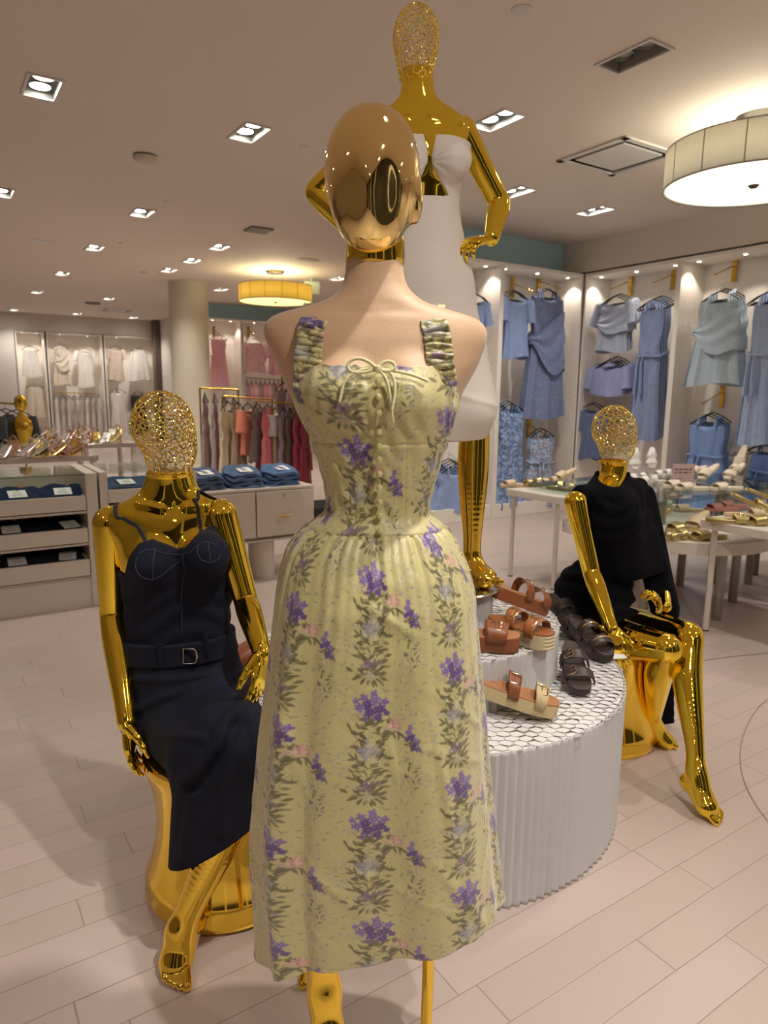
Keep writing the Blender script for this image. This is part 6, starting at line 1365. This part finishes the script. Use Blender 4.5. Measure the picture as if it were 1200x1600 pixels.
def printed(name, base, spots, scale, thr=.5, metal=0):
    M = bpy.data.materials.new(name); M.use_nodes = True; N = M.node_tree.nodes; L = M.node_tree.links; b = N['Principled BSDF']; b.inputs['Roughness'].default_value = .7
    tc = N.new('ShaderNodeTexCoord'); v = N.new('ShaderNodeTexNoise'); v.inputs['Scale'].default_value = scale; v.inputs['Detail'].default_value = 3; L.new(tc.outputs['Object'], v.inputs['Vector'])
    cr = N.new('ShaderNodeValToRGB'); cr.color_ramp.interpolation = 'CONSTANT'; e = cr.color_ramp.elements; e[0].color = lin(base)+(1,); e[0].position = 0
    e[1].color = lin(spots[0])+(1,); e[1].position = thr
    for i, s_ in enumerate(spots[1:]): x = cr.color_ramp.elements.new(thr+.07*(i+1)); x.color = lin(s_)+(1,)
    L.new(v.outputs['Fac'], cr.inputs[0]); L.new(cr.outputs[0], b.inputs['Base Color']); return M
def stripes(name, a, c, freq):
    M = bpy.data.materials.new(name); M.use_nodes = True; N = M.node_tree.nodes; L = M.node_tree.links; b = N['Principled BSDF']; b.inputs['Roughness'].default_value = .7
    tc = N.new('ShaderNodeTexCoord'); w = N.new('ShaderNodeTexWave'); w.inputs['Scale'].default_value = freq; w.bands_direction = 'X'; w.inputs['Distortion'].default_value = 1.5; L.new(tc.outputs['Object'], w.inputs['Vector'])
    mx = N.new('ShaderNodeMix'); mx.data_type = 'RGBA'; L.new(w.outputs['Fac'], mx.inputs[0]); mx.inputs[6].default_value = lin(a)+(1,); mx.inputs[7].default_value = lin(c)+(1,); L.new(mx.outputs[2], b.inputs['Base Color']); return M
GB_ = 'blue clothes in the lit wall cabinets'
FA = VA+.02                                        # clothes hang just inside the cabinet fronts
def onA(px, py, dv=.10): return at_v(px, py, VA+dv)
def onB(px, py, du=.10): return at_u(px, py, UB+du)
LENB = lambda px, y0, y1, f: float(f(px, y0)[2]-f(px, y1)[2])
def hangA(kind, rgb, px, y0, y1, wpx, label, count=3, seed=0, pattern=None, dv=.08, rz=None, group=GB_, f=None, dn=.045, turn=0.0):
    f = f or onA; P0 = f(px, y0, dv); P1 = f(px, y1, dv); H = float(P0[2]-P1[2]); a = f(px-wpx/2, y0, dv); b = f(px+wpx/2, y0, dv); W = float(np.linalg.norm((b-a)[:2])); P = P0.copy(); P[2] += .13
    rz = (RA if f is onA else RB) if rz is None else rz
    return hang(kind, rgb, P, rz, label, group, H, W, count, seed, pattern, dn, turn=turn)
BL, BL2, BL3, BL4, PB = (138, 160, 204), (112, 126, 168), (130, 146, 186), (150, 176, 214), (180, 198, 212)
hangA('top', BL, 808, 466, 562, 42, 'plain blue sleeveless peplum top left of the long slate dress', 3, 1)
dots = printed('slate_dots', (116, 128, 166), [(104, 116, 154), (140, 152, 186)], 60, .5)
hangA('dress', BL2, 858, 462, 655, 56, 'long slate blue one-shoulder draped dress', 2, 3, dots)
geo = printed('geometric_blue', (152, 178, 216), [(70, 92, 138), (120, 146, 190)], 26, .5)
hangA('dress', BL4, 800, 640, 795, 44, 'blue geometric print strap dress low in the left cabinet', 3, 1, geo)
flo = printed('blue_floral', (176, 200, 226), [(86, 116, 160), (222, 170, 170), (120, 150, 140)], 30, .5)
hangA('dress', BL4, 848, 680, 792, 46, 'blue floral tie-front mini dress low beside the corner', 2, 0, flo)
hangA('blouse', BL, 745, 470, 520, 30, 'pale blue top sleeve beside the white dress mannequin', 2, 0)
hangA('dress', BL, 712, 735, 800, 62, 'blue folded shirts hanging low behind the gold calf', 4, 0)
hangA('blouse', PB, 960, 472, 552, 52, 'grey-blue satin knotted blouse high by the corner', 3, 1, f=onB, pattern=mat('grey_blue_satin', (166, 176, 198), .4, sheen=.3))
hangA('shirt', (144, 150, 194), 952, 572, 620, 58, 'cropped periwinkle button shirt above the wire head', 4, 0, f=onB)
hangA('dress', BL3, 1020, 478, 690, 42, 'long blue tank dress with gold waist clip left of the cabinet post', 4, 1, f=onB)
hangA('dress', PB, 1125, 466, 605, 76, 'pale blue draped one-shoulder dress in the right cabinet', 3, 1, f=onB)
hangA('dress', (124, 150, 206), 1106, 660, 800, 66, 'sky blue wrap slip dress on black hangers low in the right cabinet', 3, 0, f=onB, pattern=mat('sky_satin', (122, 154, 208), .35, sheen=.3))
hangA('dress', (168, 186, 222), 1200, 468, 700, 50, 'long pale blue tie-waist dress cut by the right edge', 3, 1, f=onB)
hangA('camisole', (84, 116, 170), 1196, 705, 790, 54, 'mid blue bustier top low at the right edge', 2, 0, f=onB)
hangA('top', (96, 112, 150), 924, 640, 720, 30, 'slate skirt hanging low left of the wire head', 2, 0, f=onB)
# brass brackets in those cabinets
for px, py, lb, f, rz in ((842, 448, 'brass bracket above the long slate dress', onA, RA), (800, 452, 'brass bracket above the blue peplum top', onA, RA), (985, 448, 'brass bracket above the grey-blue satin blouse', onB, RB), (1052, 438, 'brass bracket above the long tank dress', onB, RB),
                          (1148, 425, 'large brass bracket above the pale draped dress', onB, RB), (826, 672, 'low brass bracket behind the floral mini dress', onA, RA), (1128, 622, 'brass bracket above the sky blue slip dress', onB, RB)):
    P = f(px, py, .40); faceout(P, rz, 1, lb)
q = MB(); q.box((0, 0, 0), (.045, .012, .012)); P = onB(1012, 550, .0); q = q.build('waist_clip', M_BRASS); q.location = [float(a) for a in P]; q.rotation_euler = (0, 0, RB); tag(q, 'gold clip at the waist of the long tank dress', 'clip')
# ---- far left niches
GW = 'white clothes in the far left niches'
def onF(px, py, dv=.1): return at_v(px, py, VFAR+dv)
def onM(px, py, dv=.1): return at_v(px, py, VMID+dv)
WH, CR, BG = (228, 220, 212), (214, 200, 180), (206, 186, 168)
for kind, rgb, px, y0, y1, w, lb in (('camisole', WH, 47, 545, 590, 30, 'white v-neck camisole in the narrow left niche'), ('camisole', CR, 54, 604, 652, 28, 'cream cowl camisole below the white one'), ('dress', CR, 94, 543, 603, 24, 'cream draped sleeveless dress high in the middle niche'), ('blouse', WH, 132, 548, 606, 26, 'silver white crossover top on a black hanger'),
                                 ('top', BG, 180, 545, 596, 26, 'blush shell top high in the right niche'), ('camisole', WH, 217, 548, 596, 32, 'white ruffled camisole beside the dark post'), ('dress', WH, 184, 612, 690, 26, 'long white cowl dress low in the right niche'), ('dress', (36, 32, 34), 216, 616, 715, 30, 'long black dress low beside the dark post')):
    hangA(kind, rgb, px, y0, y1, w, lb, 1, 1 if 'draped' in lb else 0, f=onF, rz=RA, group=GW)
cols = [WH, (206, 192, 186), (214, 206, 200), (190, 172, 162), (200, 184, 176)]
for k in range(8): hangA('dress', cols[k % 5], 88+k*9.5, 622, 700, 13, 'pale garment %s from the left on the middle niche rail' % ['first', 'second', 'third', 'fourth', 'fifth', 'sixth', 'seventh', 'eighth'][k], 1, k, f=onF, rz=RA, group=GW, turn=1.1)
def rail(P0, P1, label, posts=False, r_=.011):
    c = (np.array(P0)+P1)/2; c0 = A3(c[0], c[1], 0) if posts else c; r = root('garment_rack' if posts else 'hanging_rail', c0, 0, label, 'rack' if posts else 'rail', 'brass rails'); q = MB(); q.tube([np.array(P0)-c0, np.array(P1)-c0], r_, 10); q.build('top_rail', M_BRASS, r)
    if posts:
        for P in (P0, P1):
            q = MB(); p = np.array(P)-c0; q.tube([(p[0], p[1], 0), p], r_, 10); q.build('post', M_BRASS, r)
    return r
P0, P1 = onF(82, 612, .1), onF(156, 616, .1); rail(P0, P1, 'brass rail in the middle far niche')
# ---- mid wall and racks
GPK = 'pink clothes by the column'
PK, PK2, MVE, CRM, CORAL, TAUPE = (240, 180, 192), (246, 200, 206), (184, 156, 162), (232, 216, 182), (226, 140, 108), (158, 136, 130)
for kind, rgb, px, y0, y1, w, lb in (('dress', PK, 341, 528, 604, 28, 'pink tie-back dress high beside the column'), ('blouse', PK2, 398, 534, 584, 34, 'blush draped top high on the middle wall'), ('blouse', PK, 432, 540, 586, 26, 'pink top half hidden behind the mannequin shoulder')):
    hangA(kind, rgb, px, y0, y1, w, lb, 1, 1, f=onM, rz=RA, group=GPK)
for px, py, lb in ((334, 520, 'brass bracket above the pink tie-back dress'), (388, 520, 'brass bracket above the blush draped top')): faceout(onM(px, py, .38), RA, 1, lb)
P0, P1 = onM(384, 590, .1), onM(445, 594, .1); rail(P0, P1, 'brass rail of small pink tops on the middle wall')
for k in range(9): hangA('top', [MVE, PK, PK2][k % 3], 386+k*7, 598, 626, 8, 'small pink top %s on the middle wall rail' % ['first', 'second', 'third', 'fourth', 'fifth', 'sixth', 'seventh', 'eighth', 'ninth'][k], 1, k, f=onM, rz=RA, group=GPK, turn=1.2)
def rackrow(P0, P1, items, label, group, turn=1.15):
    rail(P0, P1, label, True)
    for k, (kind, rgb, H, W, lb) in enumerate(items):
        t = (k+.5)/len(items); P = np.array(P0)+(np.array(P1)-P0)*t; hang(kind, rgb, P, RA, lb, group, H, W, 1, k*2+1, turn=turn)
YR = 8.6
P0, P1 = at_y(312, 606, YR), at_y(372, 609, YR)
rackrow(P0, P1, [('dress', TAUPE, 1.02, .40, 'brown long skirt first on the left rack by the column'), ('dress', MVE, 1.05, .42, 'mauve long dress second on the left rack'), ('dress', (120, 98, 100), 1.0, .40, 'dark mauve long skirt on the left rack'), ('dress', TAUPE, 1.02, .38, 'taupe long skirt last on the left rack')], 'brass garment rack beside the column', GPK)
P0, P1 = at_y(348, 619, YR-.5), at_y(425, 624, YR-.5)
rackrow(P0, P1, [('dress', CRM, 1.02, .50, 'long cream printed dress at the front of the centre rack'), ('dress', (196, 174, 146), 1.0, .40, 'beige long dress beside the cream one'), ('blouse', CORAL, .55, .40, 'coral blouse on the centre rack'), ('dress', (128, 108, 104), .62, .42, 'brown striped shirt dress on the centre rack'), ('dress', (220, 120, 130), .92, .36, 'bright pink ruffled dress on the centre rack')], 'brass garment rack in the centre of the pink section', GPK, .8)
P0, P1 = at_y(400, 627, YR-.3), at_y(482, 632, YR-.3)
rackrow(P0, P1, [('dress', (196, 128, 116), 1.0, .38, 'salmon pleated dress on the right rack'), ('dress', (188, 122, 112), 1.02, .36, 'dusty rose long dress on the right rack'), ('top', (206, 196, 196), .58, .40, 'silver white satin top on the right rack'), ('dress', MVE, 1.1, .42, 'taupe striped long dress on the right rack'), ('dress', (112, 84, 74), 1.0, .40, 'brown long dress next to the striped one'), ('dress', (176, 60, 84), 1.02, .40, 'crimson long dress at the right end of the right rack'), ('dress', (150, 44, 66), 1.0, .40, 'dark red long dress behind the mannequin waist')], 'brass garment rack by the mannequin waist', GPK, .9)
P = at_y(500, 590, YR-.2); rackrow(at_y(440, 588, YR-.1), at_y(470, 590, YR-.1), [('dress', (158, 130, 128), 1.15, .42, 'tall mauve striped dress hanging high on the right rack'), ('dress', MVE, 1.15, .42, 'second tall mauve dress hanging high on the right rack')], 'short tall brass rack near the mannequin elbow', GPK, .4)
q = MB(); P = at_z(500, 790, .22); q.box((0, 0, .11), (.7, .5, .22)); q = q.build('black_platform', M_BLACK, bevel=.01); q.location = [float(P[0])+.1, float(P[1])+.2, 0]; q.rotation_euler = (0, 0, TH); tag(q, 'low black platform behind the counter end', 'platform')
# black clothes and gold bust at the far left edge
P = at_y(14, 628, 8.2); rackrow(at_y(-20, 628, 8.0), at_y(34, 632, 8.0), [('top', (26, 24, 26), .5, .42, 'black top on the small rack at the left edge'), ('top', (40, 36, 38), .5, .42, 'charcoal lace top at the left edge'), ('top', (20, 20, 22), .52, .42, 'black ruffled top beside the small gold bust')], 'small rack of black tops at the left edge', 'black tops at the left edge', .5)
P = at_z(36, 690, .82); bu = at_y(37, 690, 7.9); r = root('bust_form', (bu[0], bu[1], .82), 0, 'small gold mannequin bust among the shoes at far left', 'mannequin bust')
q = MB(); q.lathe([(.06, 0), (.085, .06), (.11, .16), (.10, .24), (.04, .30), (.03, .34)], n=28, sy=.7); q.build('torso', M_GOLD2, r); q = MB(); q.lathe([(.0, .34), (.05, .36), (.068, .43), (.06, .50), (.0, .54)], n=28, sy=1.1); q.build('head', M_GOLD2, r)
# thin cable on the floor at right
q = MB(); pts = [(1200, 1092), (1175, 1108), (1152, 1150), (1144, 1185), (1155, 1225), (1180, 1258), (1202, 1285)]; q.tube(bez([at_z(x, y, .004) for x, y in pts], 40), .0010, 6); o = q.build('floor_cable', mat('grey_cable', (120, 104, 96), .5)); tag(o, 'thin grey cable curling on the floor at the right edge', 'cable')
q = MB(); q.tube(bez([at_z(x, y, .003) for x, y in ((1100, 1032), (1135, 1026), (1165, 1024), (1186, 1021), (1205, 1020))], 20), .0014, 6); o = q.build('floor_cable', mat('grey_cable', (120, 104, 96), .5)); tag(o, 'short thin cable behind the gold knees', 'cable')
